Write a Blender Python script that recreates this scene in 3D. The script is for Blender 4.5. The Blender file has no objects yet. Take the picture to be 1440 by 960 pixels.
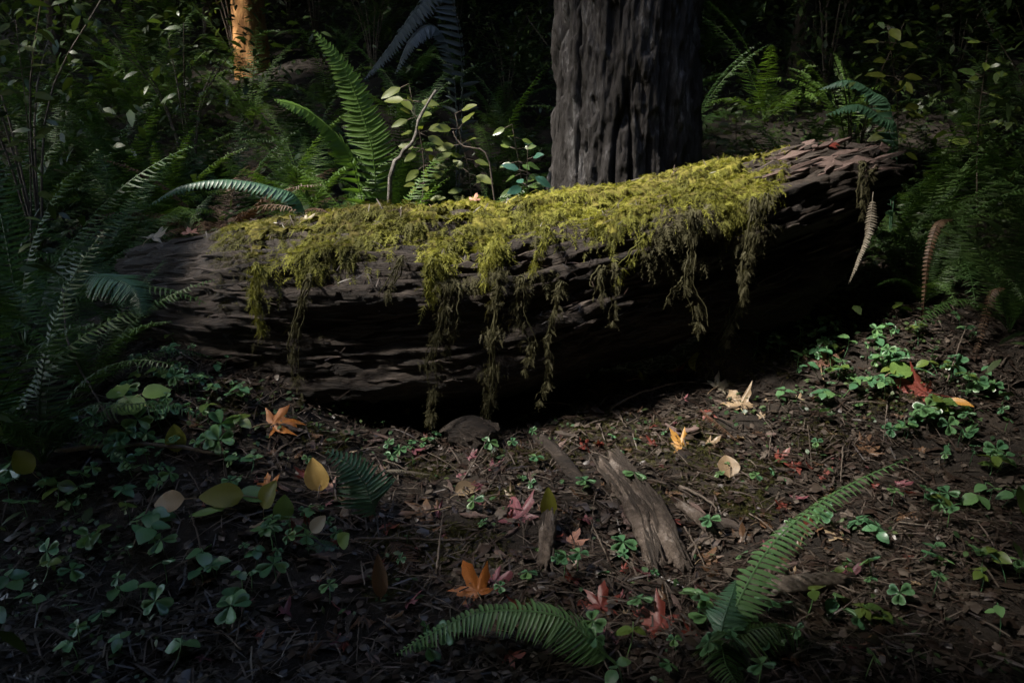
import bpy, math, random
import numpy as np
from mathutils import Vector, Matrix

random.seed(7)
rng = np.random.default_rng(11)
scene = bpy.context.scene
COL = scene.collection
R = math.radians

# ------------------------------------------------------------------ camera, sky, sun, exposure
F_PX = 1130.0
PITCH = R(15.0)
CAM = np.array([0.0, 0.0, 1.3])
cam_d = bpy.data.cameras.new('camera')
cam = bpy.data.objects.new('camera', cam_d)
COL.objects.link(cam)
cam.location = CAM
cam.rotation_euler = (R(90) - PITCH, 0, 0)
cam_d.lens = 36 * F_PX / 1440
cam_d.sensor_width = 36
cam_d.clip_start = 0.02
cam_d.clip_end = 1000
cam_d.dof.use_dof = True
cam_d.dof.focus_distance = 3.0
cam_d.dof.aperture_fstop = 5.6
scene.camera = cam

SUN = np.array([-0.56, -0.20, 0.79]); SUN /= np.linalg.norm(SUN)
el = math.asin(SUN[2]); rot = math.atan2(SUN[0], SUN[1])
world = bpy.data.worlds.new('World'); scene.world = world
world.use_nodes = True
wn = world.node_tree.nodes; wl = world.node_tree.links
bg = wn['Background']
sky = wn.new('ShaderNodeTexSky'); sky.sky_type = 'NISHITA'; sky.sun_disc = False
sky.sun_elevation = el; sky.sun_rotation = rot
sky.air_density = 1.0; sky.dust_density = 1.5; sky.ozone_density = 1.0
wl.new(sky.outputs[0], bg.inputs[0])
bg.inputs[1].default_value = 0.15
sd = bpy.data.lights.new('sun', 'SUN'); so = bpy.data.objects.new('sun', sd); COL.objects.link(so)
sd.energy = 3.6; sd.angle = R(5); sd.color = (1.0, 0.94, 0.84)
so.rotation_euler = Vector(SUN).to_track_quat('Z', 'Y').to_euler()
scene.view_settings.view_transform = 'Standard'
scene.view_settings.look = 'None'
scene.view_settings.gamma = 1.0
scene.view_settings.exposure = 2.55
scene.cycles.max_bounces = 5
scene.cycles.diffuse_bounces = 3
scene.cycles.glossy_bounces = 2
scene.cycles.transmission_bounces = 2
scene.cycles.caustics_reflective = False
scene.cycles.caustics_refractive = False
scene.cycles.sample_clamp_indirect = 4.0
scene.cycles.use_denoising = True
scene.cycles.use_adaptive_sampling = False
scene.cycles.light_sampling_threshold = 0.0

# ------------------------------------------------------------------ numeric helpers
def hash3(i, j, k, s):
    h = (i.astype(np.int64) * 374761393 + j.astype(np.int64) * 668265263 + k.astype(np.int64) * 2147483647 + s * 974634777) & 0xFFFFFFFF
    h = ((h ^ (h >> 13)) * 1274126177) & 0xFFFFFFFF
    h = ((h ^ (h >> 16)) * 2246822519) & 0xFFFFFFFF
    return ((h ^ (h >> 15)) & 0xFFFFFF) / float(0xFFFFFF)

def vnoise(x, y, z=None, s=0):
    x = np.asarray(x, float); y = np.asarray(y, float)
    z = np.zeros_like(x) if z is None else np.asarray(z, float)
    xi, yi, zi = np.floor(x), np.floor(y), np.floor(z)
    fx, fy, fz = x - xi, y - yi, z - zi
    fx = fx * fx * (3 - 2 * fx); fy = fy * fy * (3 - 2 * fy); fz = fz * fz * (3 - 2 * fz)
    r = 0
    for a in (0, 1):
        for b in (0, 1):
            for c in (0, 1):
                w = (fx if a else 1 - fx) * (fy if b else 1 - fy) * (fz if c else 1 - fz)
                r = r + w * hash3(xi + a, yi + b, zi + c, s)
    return r * 2 - 1

def fbm(x, y, z=None, s=0, o=4):
    r = 0; a = 1.0; n = 0
    x = np.asarray(x, float); y = np.asarray(y, float)
    for k in range(o):
        r = r + a * vnoise(x * 2 ** k, y * 2 ** k, None if z is None else np.asarray(z) * 2 ** k, s + k)
        n += a; a *= .5
    return r / n

def sstep(a, b, x):
    t = np.clip((np.asarray(x, float) - a) / (b - a), 0, 1)
    return t * t * (3 - 2 * t)

def nrm(v):
    v = np.asarray(v, float)
    return v / np.maximum(np.linalg.norm(v, axis=-1, keepdims=True), 1e-9)

# ------------------------------------------------------------------ terrain height
def ground(x, y):
    x = np.asarray(x, float); y = np.asarray(y, float)
    z = .095 * (np.clip(y, 1.0, 3.3) - 1.7)
    z = z + .34 * sstep(-.30, -1.25, x) * sstep(1.9, 3.0, y)
    z = z + .34 * sstep(.45, 1.8, x) * sstep(2.3, 3.8, y) + .05 * sstep(.0, .4, x) * sstep(2.6, 3.3, y)
    b = np.log1p(np.exp(np.minimum((y - 4.4) * 3, 300))) / 3
    z = z + np.where(y > 60, .30 * 55.6, .30 * np.minimum(b, 55.6))
    near = np.exp(-((x / 6) ** 2 + ((y - 3) / 5) ** 2))
    z = z + .05 * fbm(x * 1.3, y * 1.3, s=3, o=3) * (1 + (1 - near) * 4)
    z = z + near * (.036 * fbm(x * 4.5, y * 4.5, s=5, o=3) + .016 * fbm(x * 18, y * 18, s=6, o=2))
    return z

def ray(px, py):
    dx = (px - 720) / F_PX; dy = (480 - py) / F_PX
    c, s = math.cos(PITCH), math.sin(PITCH)
    return np.array([dx, c + dy * s, -s + dy * c])

def at(px, py, Y):
    d = ray(px, py)
    return CAM + d * (Y / d[1])

_t = np.linspace(1.1, 14, 3200)
def gp(px, py, lift=0.0):
    """the point of the ground seen at a pixel"""
    d = ray(px, py)
    p = CAM + _t[:, None] * d
    below = p[:, 2] < ground(p[:, 0], p[:, 1])
    i = int(np.argmax(below)) if below.any() else len(_t) - 1
    q = p[i].copy(); q[2] = float(ground(q[0], q[1])) + lift
    return q

def gnormal(p, e=.03):
    hx = float(ground(p[0] + e, p[1]) - ground(p[0] - e, p[1])) / (2 * e)
    hy = float(ground(p[0], p[1] + e) - ground(p[0], p[1] - e)) / (2 * e)
    return nrm([-hx * .6, -hy * .6, 1])

def project(P):
    """world points to photograph pixels (used for measuring only)"""
    d = np.asarray(P) - CAM
    c, s = math.cos(PITCH), math.sin(PITCH)
    zc = d[..., 1] * c - d[..., 2] * s
    yc = d[..., 1] * s + d[..., 2] * c
    return 720 + F_PX * d[..., 0] / zc, 480 - F_PX * yc / zc

# ------------------------------------------------------------------ object helpers
WM = {}
def mesh(name, V, F, mat, smooth=False, attr=None):
    V = np.asarray(V, np.float32).reshape(-1, 3)
    me = bpy.data.meshes.new(name)
    if isinstance(F, np.ndarray):
        F = [F]
    if len(F) and isinstance(F[0], np.ndarray) and F[0].ndim == 2:
        loops = np.concatenate([f.reshape(-1) for f in F]).astype(np.int32)
        tot = np.concatenate([np.full(len(f), f.shape[1]) for f in F]).astype(np.int32)
        me.vertices.add(len(V)); me.vertices.foreach_set('co', V.reshape(-1))
        me.loops.add(len(loops)); me.loops.foreach_set('vertex_index', loops)
        me.polygons.add(len(tot))
        me.polygons.foreach_set('loop_start', np.concatenate([[0], np.cumsum(tot)[:-1]]).astype(np.int32))
        me.update(calc_edges=True)
    else:
        me.from_pydata(V.tolist(), [], [list(f) for f in F])
    if smooth:
        me.polygons.foreach_set('use_smooth', np.ones(len(me.polygons), bool))
    if attr is not None:
        a = me.attributes.new('rnd', 'FLOAT', 'POINT')
        a.data.foreach_set('value', np.asarray(attr, np.float32))
    me.materials.append(mat)
    me.validate(); me.update()
    return me

def link(name, data, parent=None, M=None):
    """link an object whose world matrix is M"""
    o = bpy.data.objects.new(name, data); COL.objects.link(o)
    M = Matrix.Identity(4) if M is None else M
    WM[o.name] = M
    if parent is not None:
        o.parent = parent
        o.matrix_local = WM[parent.name].inverted() @ M
    else:
        o.matrix_world = M
    return o

def tag(o, label=None, cat=None, group=None, kind=None):
    if label: o['label'] = label
    if cat: o['category'] = cat
    if group: o['group'] = group
    if kind: o['kind'] = kind
    return o

def thing(name, label, cat, loc, group=None, M=None):
    M = Matrix.Translation(Vector(loc)) if M is None else M
    return tag(link(name, None, None, M), label, cat, group)

def wpart(name, V, F, mat, parent, smooth=True, attr=None):
    """a part whose vertices are given in world space; its origin is the parent's"""
    M = WM[parent.name]
    V = np.asarray(V, float).reshape(-1, 3)
    Mi = np.array(M.inverted())
    V = V @ Mi[:3, :3].T + Mi[:3, 3]
    return link(name, mesh(name, V, F, mat, smooth, attr), parent, M)

def basis(X, Y, Z, o):
    M = Matrix.Identity(4)
    for i in range(3):
        M[i][0] = X[i]; M[i][1] = Y[i]; M[i][2] = Z[i]; M[i][3] = o[i]
    return M

def frame(zdir, ang):
    """rotation basis with z along zdir, turned by ang"""
    z = nrm(zdir)
    h = np.array([math.cos(ang), math.sin(ang), 0])
    x = nrm(h - z * np.dot(h, z)); y = np.cross(z, x)
    return x, y, z

def tube(pts, rad, n=6, cap=True):
    pts = np.asarray(pts, float); rad = np.broadcast_to(np.asarray(rad, float), (len(pts),))
    T = nrm(np.gradient(pts, axis=0))
    up = np.array([0, 0, 1.]) if abs(T[0][2]) < .9 else np.array([1., 0, 0])
    V = []
    a = np.linspace(0, 2 * np.pi, n, endpoint=False)
    for p, t, r in zip(pts, T, rad):
        u = nrm(np.cross(t, up)); v = np.cross(u, t)
        V.append(p + r * (np.cos(a)[:, None] * u + np.sin(a)[:, None] * v))
    V = np.concatenate(V)
    m = len(pts); F = []
    for i in range(m - 1):
        for j in range(n):
            F.append((i * n + j, i * n + (j + 1) % n, (i + 1) * n + (j + 1) % n, (i + 1) * n + j))
    if cap:
        F.append(tuple(range(n))[::-1]); F.append(tuple(range((m - 1) * n, m * n)))
    return V, F

class MB:
    def __init__(s): s.V = []; s.F = []; s.A = []; s.n = 0
    def add(s, V, F, a=0.0):
        V = np.asarray(V, float).reshape(-1, 3)
        s.V.append(V); s.F += [tuple(int(i) + s.n for i in f) for f in F]; s.A.append(np.full(len(V), a)); s.n += len(V)
    def data(s): return np.concatenate(s.V), s.F, np.concatenate(s.A)

def smooth_curve(pts, n):
    pts = np.asarray(pts, float)
    if len(pts) < 3:
        return pts[0] + (pts[-1] - pts[0]) * np.linspace(0, 1, n)[:, None]
    P = np.vstack([2 * pts[0] - pts[1], pts, 2 * pts[-1] - pts[-2]])
    out = []
    for t in np.linspace(0, len(pts) - 1 - 1e-6, n):
        i = int(t); f = t - i
        p0, p1, p2, p3 = P[i:i + 4]
        out.append(.5 * (2 * p1 + (p2 - p0) * f + (2 * p0 - 5 * p1 + 4 * p2 - p3) * f * f + (3 * p1 - p0 - 3 * p2 + p3) * f ** 3))
    return np.array(out)

def scatter(TV, TF, roots, D, C, N, L, droop=0.0, rnd=None):
    """copy a small template (d, c, n coordinates) to many places, merged to arrays"""
    n = len(roots); m = len(TV)
    L = np.asarray(L).reshape(n, 1, 1)
    V = roots[:, None, :] + L * (TV[None, :, 0:1] * D[:, None, :] + TV[None, :, 1:2] * C[:, None, :] + TV[None, :, 2:3] * N[:, None, :])
    V[..., 2] -= (L[..., 0] * droop * TV[None, :, 0] ** 2)
    out = []
    for f in TF:
        out.append((f[None] + (np.arange(n) * m)[:, None, None]).reshape(-1, f.shape[1]))
    a = np.repeat(rng.random(n) if rnd is None else rnd, m)
    return V.reshape(-1, 3), out, a

# ------------------------------------------------------------------ materials
def nodes(name):
    m = bpy.data.materials.new(name); m.use_nodes = True
    nt = m.node_tree
    return m, nt, nt.nodes['Principled BSDF'], nt.nodes['Material Output']

def ramp(nt, cols, fac):
    r = nt.nodes.new('ShaderNodeValToRGB')
    e = r.color_ramp.elements
    while len(e) < len(cols): e.new(.5)
    for i, c in enumerate(cols):
        e[i].position = i / max(1, len(cols) - 1); e[i].color = (*c, 1)
    nt.links.new(fac, r.inputs[0])
    return r.outputs[0]

def mathn(nt, op, a, b=None, clamp=False):
    n = nt.nodes.new('ShaderNodeMath'); n.operation = op; n.use_clamp = clamp
    for i, v in enumerate((a, b)):
        if v is None: continue
        if isinstance(v, (int, float)): n.inputs[i].default_value = v
        else: nt.links.new(v, n.inputs[i])
    return n.outputs[0]

def noise_fac(nt, scale, detail=4, rough=.6, stretch=None, coord='Object'):
    tc = nt.nodes.new('ShaderNodeTexCoord')
    mp = nt.nodes.new('ShaderNodeMapping')
    if stretch: mp.inputs['Scale'].default_value = stretch
    nt.links.new(tc.outputs[coord], mp.inputs[0])
    n = nt.nodes.new('ShaderNodeTexNoise')
    n.inputs['Scale'].default_value = scale; n.inputs['Detail'].default_value = detail; n.inputs['Roughness'].default_value = rough
    nt.links.new(mp.outputs[0], n.inputs['Vector'])
    return n.outputs['Fac']

def foliage(name, cols, src='object', trans=.3, rough=.45, spec=.5, nscale=30, namt=.5, tint=(1.25, 1.25, .6)):
    """leaf: ramp picked by a random per object or per piece, blotched by noise; part of the light passes through"""
    m, nt, p, out = nodes(name)
    if src == 'object':
        o = nt.nodes.new('ShaderNodeObjectInfo'); r = o.outputs['Random']
    else:
        a = nt.nodes.new('ShaderNodeAttribute'); a.attribute_name = 'rnd'; r = a.outputs['Fac']
    n = noise_fac(nt, nscale, 3)
    f = mathn(nt, 'ADD', mathn(nt, 'MULTIPLY', r, 1 - namt * .6), mathn(nt, 'MULTIPLY', mathn(nt, 'SUBTRACT', n, .2), namt), True)
    c = ramp(nt, cols, f)
    nt.links.new(c, p.inputs['Base Color'])
    p.inputs['Roughness'].default_value = rough
    p.inputs['Specular IOR Level'].default_value = spec
    if trans > 0:
        t = nt.nodes.new('ShaderNodeBsdfTranslucent')
        mx = nt.nodes.new('ShaderNodeMix'); mx.data_type = 'RGBA'; mx.blend_type = 'MULTIPLY'
        mx.inputs[0].default_value = 1
        nt.links.new(c, mx.inputs[6]); mx.inputs[7].default_value = (*tint, 1)
        nt.links.new(mx.outputs[2], t.inputs[0])
        s = nt.nodes.new('ShaderNodeMixShader'); s.inputs[0].default_value = trans
        nt.links.new(p.outputs[0], s.inputs[1]); nt.links.new(t.outputs[0], s.inputs[2])
        nt.links.new(s.outputs[0], out.inputs[0])
    return m

def woody(name, cols, scale=6, stretch=(1, 1, 1), rough=.85, bump=.4, fine=60, spec=.3, bdist=.01):
    m, nt, p, out = nodes(name)
    n1 = noise_fac(nt, scale, 6, .65, stretch)
    n2 = noise_fac(nt, fine, 5, .7, stretch)
    f = mathn(nt, 'ADD', mathn(nt, 'MULTIPLY', n1, .65), mathn(nt, 'MULTIPLY', n2, .45))
    f = mathn(nt, 'MULTIPLY', mathn(nt, 'SUBTRACT', f, .33), 2.4, True)
    nt.links.new(ramp(nt, cols, f), p.inputs['Base Color'])
    p.inputs['Roughness'].default_value = rough
    p.inputs['Specular IOR Level'].default_value = spec
    b = nt.nodes.new('ShaderNodeBump'); b.inputs['Strength'].default_value = bump; b.inputs['Distance'].default_value = bdist
    nt.links.new(n2, b.inputs['Height']); nt.links.new(b.outputs[0], p.inputs['Normal'])
    return m

M_SOIL = woody('forest_soil', [(.006, .0045, .0035), (.015, .011, .008), (.035, .026, .019)], 5, rough=.9, bump=.8, fine=50)
M_LITTER = foliage('litter_pieces', [(.008, .0055, .004), (.016, .011, .008), (.032, .019, .014), (.046, .035, .027), (.10, .08, .065), (.036, .016, .013)], 'attr', 0, .42, .5)
M_LOG = woody('rotten_wood', [(.005, .0035, .0025), (.013, .0085, .006), (.03, .0205, .0145), (.10, .08, .066)], 3.0, (1.0, 5, 6), .75, .9, 16, .4, .02)
M_SPLINT = woody('weathered_wood', [(.016, .011, .008), (.05, .036, .028), (.15, .125, .108)], 4, (1, 6, 6), .7, .6, 20, .4)
M_PLATE = woody('reddish_bark_flake', [(.05, .032, .026), (.13, .085, .072), (.24, .17, .155)], 7, (1, 4, 4), .75, .6, 30, .4)
M_FIR = woody('fir_bark', [(.006, .0045, .004), (.016, .013, .011), (.045, .040, .038), (.19, .182, .18)], 6, (1, 1, .35), .85, .9, 38, .3, .02)  # palest tone carries cool grey highlights into the bark colour
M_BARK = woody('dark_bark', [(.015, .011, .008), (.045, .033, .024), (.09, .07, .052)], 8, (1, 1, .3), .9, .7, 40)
M_GLOWBARK = woody('bark_painted_sun_glow', [(.07, .03, .010), (.24, .11, .035), (.42, .23, .08)], 8, (1, 1, .3), .9, .7, 40)  # the orange glow of sunlight is put into this bark colour
M_TWIG = woody('twig_bark', [(.03, .022, .017), (.09, .07, .055), (.17, .14, .115)], 20, rough=.8)
M_MOSS = foliage('feather_moss', [(.03, .026, .010), (.085, .085, .018), (.195, .195, .032), (.36, .345, .075)], 'attr', .35, .7, .2, 6, .7)
M_MOSSC = foliage('moss_cushion', [(.018, .014, .007), (.05, .042, .012), (.12, .108, .022), (.22, .20, .04)], 'attr', .0, .9, .1, 60, .9)
M_MOSSD = foliage('hanging_moss', [(.026, .022, .012), (.05, .047, .022), (.085, .078, .042), (.15, .138, .092)], 'attr', .25, .8, .15, 8, .6)
M_MOSSG = foliage('ground_moss', [(.02, .022, .006), (.05, .05, .012), (.08, .075, .02)], 'attr', .25, .8, .2, 8, .6)
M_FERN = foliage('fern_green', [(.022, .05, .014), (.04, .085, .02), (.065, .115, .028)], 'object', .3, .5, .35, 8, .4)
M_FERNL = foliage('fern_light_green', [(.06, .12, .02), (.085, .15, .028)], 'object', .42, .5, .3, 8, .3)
M_FERNF = foliage('fern_fresh_green', [(.10, .205, .08), (.13, .24, .095)], 'object', .3, .4, .5, 8, .3)
M_FERNT = foliage('fern_blue_green', [(.04, .10, .055), (.06, .13, .07)], 'object', .22, .42, .5, 8, .3, (1, 1.2, .8))
M_GREY = foliage('grey_branch_fronds', [(.07, .085, .085), (.11, .125, .125)], 'object', .2, .4, .5, 8, .3, (1, 1.1, .9))
M_FERND = foliage('fern_dead', [(.04, .022, .013), (.08, .042, .022), (.14, .09, .055)], 'object', .15, .6, .4, 12, .5, (1.2, 1, .7))
M_PALE = foliage('fern_pale_dry', [(.10, .085, .062), (.20, .17, .13)], 'object', .15, .5, .5, 12, .4, (1.1, 1, .8))
M_SORREL = foliage('sorrel_green', [(.05, .13, .06), (.075, .18, .085), (.10, .21, .085), (.13, .23, .075)], 'object', .25, .34, .6, 40, .35)
M_SALAL = foliage('salal_green', [(.05, .10, .03), (.09, .14, .03), (.13, .17, .035)], 'object', .3, .32, .6, 30, .35)
M_SALALY = foliage('salal_yellow_green', [(.075, .10, .016), (.12, .14, .024)], 'object', .4, .5, .35, 30, .3)
M_TEAL = foliage('teal_leaf', [(.03, .09, .06), (.045, .12, .08)], 'object', .2, .4, .5, 30, .3, (1, 1.2, .8))
M_CANOPY = foliage('canopy_leaf', [(.03, .05, .012), (.05, .08, .018), (.08, .10, .022)], 'attr', .08, .6, .3, 1, .3)
M_NEEDLE = foliage('conifer_needles', [(.012, .024, .010), (.022, .038, .014), (.035, .05, .018)], 'attr', .06, .6, .3, 1, .3)
M_SHRUB = foliage('shrub_leaf', [(.02, .04, .012), (.035, .06, .016), (.06, .085, .02)], 'attr', .25, .45, .45, 3, .4)
def leafmat(name, cols, trans=.2, rough=.45, spec=.5):
    return foliage(name, cols, 'object', trans, rough, spec, 28, .9, (1.2, 1, .7))
M_L = {
    'purple': leafmat('leaf_purple_red', [(.10, .03, .04), (.20, .07, .085), (.28, .11, .11)]),
    'pink': leafmat('leaf_pink_tan', [(.22, .10, .07), (.36, .18, .13), (.42, .26, .19)]),
    'orange': leafmat('leaf_orange', [(.22, .05, .015), (.38, .13, .025), (.42, .20, .05)]),
    'yellow': leafmat('leaf_yellow', [(.40, .24, .06), (.52, .34, .11), (.55, .40, .16)]),
    'gold': leafmat('leaf_gold_orange', [(.38, .17, .03), (.48, .26, .06)]),
    'red': leafmat('leaf_dark_red', [(.08, .015, .012), (.16, .035, .025), (.22, .07, .05)]),
    'brown': leafmat('leaf_brown', [(.06, .03, .016), (.12, .065, .035), (.18, .11, .065)]),
    'tan': leafmat('leaf_tan', [(.18, .12, .07), (.28, .20, .12), (.34, .26, .17)]),
    'pale': leafmat('leaf_pale', [(.16, .13, .09), (.30, .26, .19), (.38, .34, .26)]),
    'green': leafmat('leaf_fresh_green', [(.10, .19, .045), (.15, .24, .06)], .3),
    'olive': leafmat('leaf_olive', [(.14, .16, .02), (.20, .20, .03)], .45),
}

# ------------------------------------------------------------------ ground
def axis(lo, hi, step, out_lo, out_hi, g=1.16):
    a = list(np.arange(lo, hi, step)); s = step; x = a[-1]
    while x < out_hi: s *= g; x += s; a.append(x)
    s = step; x = a[0]; b = []
    while x > out_lo: s *= g; x -= s; b.append(x)
    return np.array(b[::-1] + a)
gx = axis(-3.2, 3.2, .028, -150, 150); gy = axis(.7, 5.2, .028, -100, 220)
GX, GY = np.meshgrid(gx, gy)
GV = np.stack([GX, GY, ground(GX, GY)], -1).reshape(-1, 3)
nx, ny = len(gx), len(gy)
idx = np.arange(nx * ny).reshape(ny, nx)
GF = np.stack([idx[:-1, :-1], idx[:-1, 1:], idx[1:, 1:], idx[1:, :-1]], -1).reshape(-1, 4)
tag(link('ground', mesh('ground', GV, GF, M_SOIL, True)), kind='structure')

# ------------------------------------------------------------------ the fallen log
ST = [(205, 352, 520, 3.52), (240, 344, 520, 3.50), (300, 330, 535, 3.45), (380, 312, 568, 3.38), (480, 303, 590, 3.32), (600, 292, 596, 3.30),
      (700, 284, 586, 3.33), (800, 270, 532, 3.40), (900, 255, 500, 3.48), (1000, 234, 472, 3.58), (1090, 207, 438, 3.68),
      (1165, 196, 402, 3.77), (1212, 206, 368, 3.83)]
LC, LRZ, LRY = [], [], []
for k, (px, t, b, Y) in enumerate(ST):
    T, B = at(px, t, Y), at(px, b, Y)
    LC.append((T + B) / 2); LRZ.append((T[2] - B[2]) / 2)
    LRY.append(min(.40, (T[2] - B[2]) / 2 * 1.05))
LC = np.array(LC)
NU, NP = 560, 260
sI = np.linspace(0, len(ST) - 1, NU)
cen = smooth_curve(LC, NU)
rz = np.interp(sI, range(len(ST)), LRZ); ry = np.interp(sI, range(len(ST)), LRY)
ker = np.ones(25) / 25
rz = np.convolve(np.pad(rz, 12, 'edge'), ker, 'valid'); ry = np.convolve(np.pad(ry, 12, 'edge'), ker, 'valid')
arc = np.concatenate([[0], np.cumsum(np.linalg.norm(np.diff(cen, axis=0), axis=1))])
tang = nrm(np.gradient(cen, axis=0))
side = nrm(np.cross(tang, [0, 0, 1.]))          # towards the camera
upv = np.cross(side, tang)
phi = np.linspace(0, 2 * np.pi, NP, endpoint=False)   # 0 = towards the camera, 90 = up
U, PH = np.meshgrid(arc, phi, indexing='ij')
ex = 2 / 2.2
cx = np.sign(np.cos(PH)) * np.abs(np.cos(PH)) ** ex
cz = np.sign(np.sin(PH)) * np.abs(np.sin(PH)) ** ex
cph, sph = np.cos(PH), np.sin(PH)
dsp = .075 * fbm(U * 1.1, cph * 1.6, sph * 1.6, s=21, o=3)
dsp += .055 * fbm(U * 2.6, cph * 6, sph * 6, s=25, o=4)
g1 = fbm(U * 3.5, cph * 15, sph * 15, s=31, o=3)
dsp += .028 * (1 - 2 * np.abs(g1)) - .01
g2 = fbm(U * 9, cph * 42, sph * 42, s=37, o=2)
dsp += .017 * (1 - 2 * np.abs(g2)) - .006
def cells(nu, na_, sd):
    aw = PH / (2 * np.pi) * na_ + .8 * fbm(U * 2, cph * 3, sph * 3, s=sd, o=3)
    ui = np.floor(U * nu + 3 * hash3(np.floor(aw), aw * 0, aw * 0, sd + 1) + .6 * fbm(U * 8, cph * 6, sph * 6, s=sd + 2, o=2))
    return hash3(np.floor(aw), ui, aw * 0, sd + 3) - .5
dsp += .014 * cells(1.3, 40, 301) + .010 * cells(3.5, 110, 311)
phd = np.degrees((PH + np.pi) % (2 * np.pi) - np.pi)
uf = U / arc[-1]
dsp += .085 * np.exp(-((phd + 20) / 8) ** 2) * sstep(.52, .30, uf)          # ledge low on the front
dsp -= .17 * np.exp(-((phd + 56) / 24) ** 2) * sstep(.86, .45, uf)        # rotted hollow under it
dsp -= .05 * np.exp(-((phd - 4) / 14) ** 2) * sstep(.15, .4, uf)
dsp += .05 * np.exp(-((phd - 36) / 16) ** 2) * sstep(.1, .3, uf)
dsp += .05 * sstep(.25, .0, uf) * (1 - 2 * np.abs(fbm(U * 3, cph * 8, sph * 8, s=52, o=3)))
rr = 1 + dsp / .42
bk = np.where(cph < 0, .62, 1.0)
LP = cen[:, None, :] + side[:, None, :] * (ry[:, None] * cx * rr * bk)[..., None] + upv[:, None, :] * (rz[:, None] * cz * rr * np.where(sph > 0, .90, 1.0))[..., None]
# ragged broken ends: the upper bark runs on, the core is rotted back
wr = sstep(.80, 1.0, uf); wlft = sstep(.22, 0, uf)
jag = .12 * np.clip(sph, -1, 1) + .16 * fbm(cph * 4, sph * 4, s=44, o=3)
LP = LP + tang[:, None, :] * ((jag - .06 - .16 * (sph < -.2)) * wr)[..., None]
LP = LP - tang[:, None, :] * ((.14 * fbm(cph * 3, sph * 3, s=48, o=3)) * wlft)[..., None]
LN = nrm(np.cross(np.gradient(LP, axis=0), np.gradient(LP, axis=1)))
if (LN[NU // 2, NP // 4] * np.array([0, 0, 1])).sum() < 0: LN = -LN
log_base = np.array([cen[NU // 2][0], cen[NU // 2][1], float(ground(cen[NU // 2][0], cen[NU // 2][1]))])
log = thing('fallen_log', 'huge rotting fallen log draped with yellow green moss', 'log', log_base)
ii = np.arange(NU * NP).reshape(NU, NP)
LF = np.stack([ii[:-1], ii[1:], np.roll(ii[1:], -1, 1), np.roll(ii[:-1], -1, 1)], -1).reshape(-1, 4)
e1 = LP[-1].mean(0) - tang[-1] * .22; e0 = LP[0].mean(0) + tang[0] * .12
LV = np.vstack([LP.reshape(-1, 3), e0, e1])
n0 = NU * NP
cap = [(n0, ii[0, (j + 1) % NP], ii[0, j]) for j in range(NP)] + [(n0 + 1, ii[-1, j], ii[-1, (j + 1) % NP]) for j in range(NP)]
wpart('trunk', LV, [LF, np.array(cap)], M_LOG, log, False)

# splinters and bark flakes, each a thin wedge along the grain
def wedge(k):
    r = np.random.default_rng(k)
    n = 5; V = []
    for i in range(n):
        x = i / (n - 1) - .5
        w = .5 * (1 - abs(2 * x) ** 1.7 * .8) * (1 + .3 * r.normal()); h = .5 * (1 - abs(2 * x) * .5)
        yo = .25 * r.normal() * .5
        V += [(x, yo - w, 0), (x, yo + w, 0), (x, yo + w * .8, h), (x, yo - w * .7, h * (1 + .3 * r.normal()))]
    F = [(0, 3, 2, 1), (16, 17, 18, 19)]
    for i in range(n - 1):
        a, b = 4 * i, 4 * i + 4
        for j in range(4): F.append((a + j, a + (j + 1) % 4, b + (j + 1) % 4, b + j))
    return V, F
WED = {}
for nm, mt in (('wood_splinter', M_SPLINT), ('bark_flake', M_PLATE)):
    WED[nm] = []
    for k in range(5):
        V, F = wedge(k); WED[nm].append(mesh(nm, V, F, mt))
PXL, PYL = project(LP)
def on_log(px, py):
    """index of the front log surface point seen at a pixel"""
    d = (PXL - px) ** 2 + (PYL - py) ** 2
    vis = ((CAM - LP) * LN).sum(-1) > 0
    d = np.where(vis, d, 1e9)
    return np.unravel_index(np.argmin(d), d.shape)
def put_wedge(nm, i, j, ln, w, h, lift=.0, skew=.12, tilt=.1):
    n = LN[i, j]; t = nrm(tang[i] + skew * random.gauss(0, 1) * np.cross(n, tang[i]) + tilt * random.gauss(0, 1) * n)
    y = nrm(np.cross(n, t)); n = np.cross(t, y)
    p = LP[i, j] + n * (lift - h * .12)
    link(nm, random.choice(WED[nm]), log, basis(t * ln, y * w, n * h, p))
for k in range(85):
    px = random.uniform(1078, 1252); u = (px - 1080) / 180
    i, j = on_log(px, 196 + random.random() * (52 - 14 * u) + 3)
    put_wedge('bark_flake' if random.random() < .55 else 'wood_splinter', i, j, random.uniform(.08, .24), random.uniform(.015, .045), random.uniform(.012, .035), .004)
WED['bark_flake'], keep_ = [mesh('bark_flake', *wedge(k), M_LOG) for k in range(5)], WED['bark_flake']
for k in range(34):
    i, j = on_log(random.uniform(200, 380), random.uniform(335, 420))
    put_wedge('bark_flake', i, j, random.uniform(.10, .28), random.uniform(.012, .03), random.uniform(.012, .028), .002)
WED['bark_flake'] = keep_
for (ax, bx, ay, by, n) in ((470, 600, 440, 492, 34), (185, 350, 345, 420, 30), (340, 420, 440, 500, 12), (880, 960, 365, 400, 14), (1060, 1240, 300, 390, 30), (760, 1000, 400, 480, 14), (560, 760, 330, 420, 10), (190, 380, 420, 510, 34), (420, 640, 500, 560, 16), (640, 1000, 470, 520, 14)):
    for k in range(n):
        i, j = on_log(random.uniform(ax, bx), random.uniform(ay, by))
        put_wedge('wood_splinter', i, j, random.uniform(.06, .20), random.uniform(.008, .022), random.uniform(.008, .022), .002, .06, .05)

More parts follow.
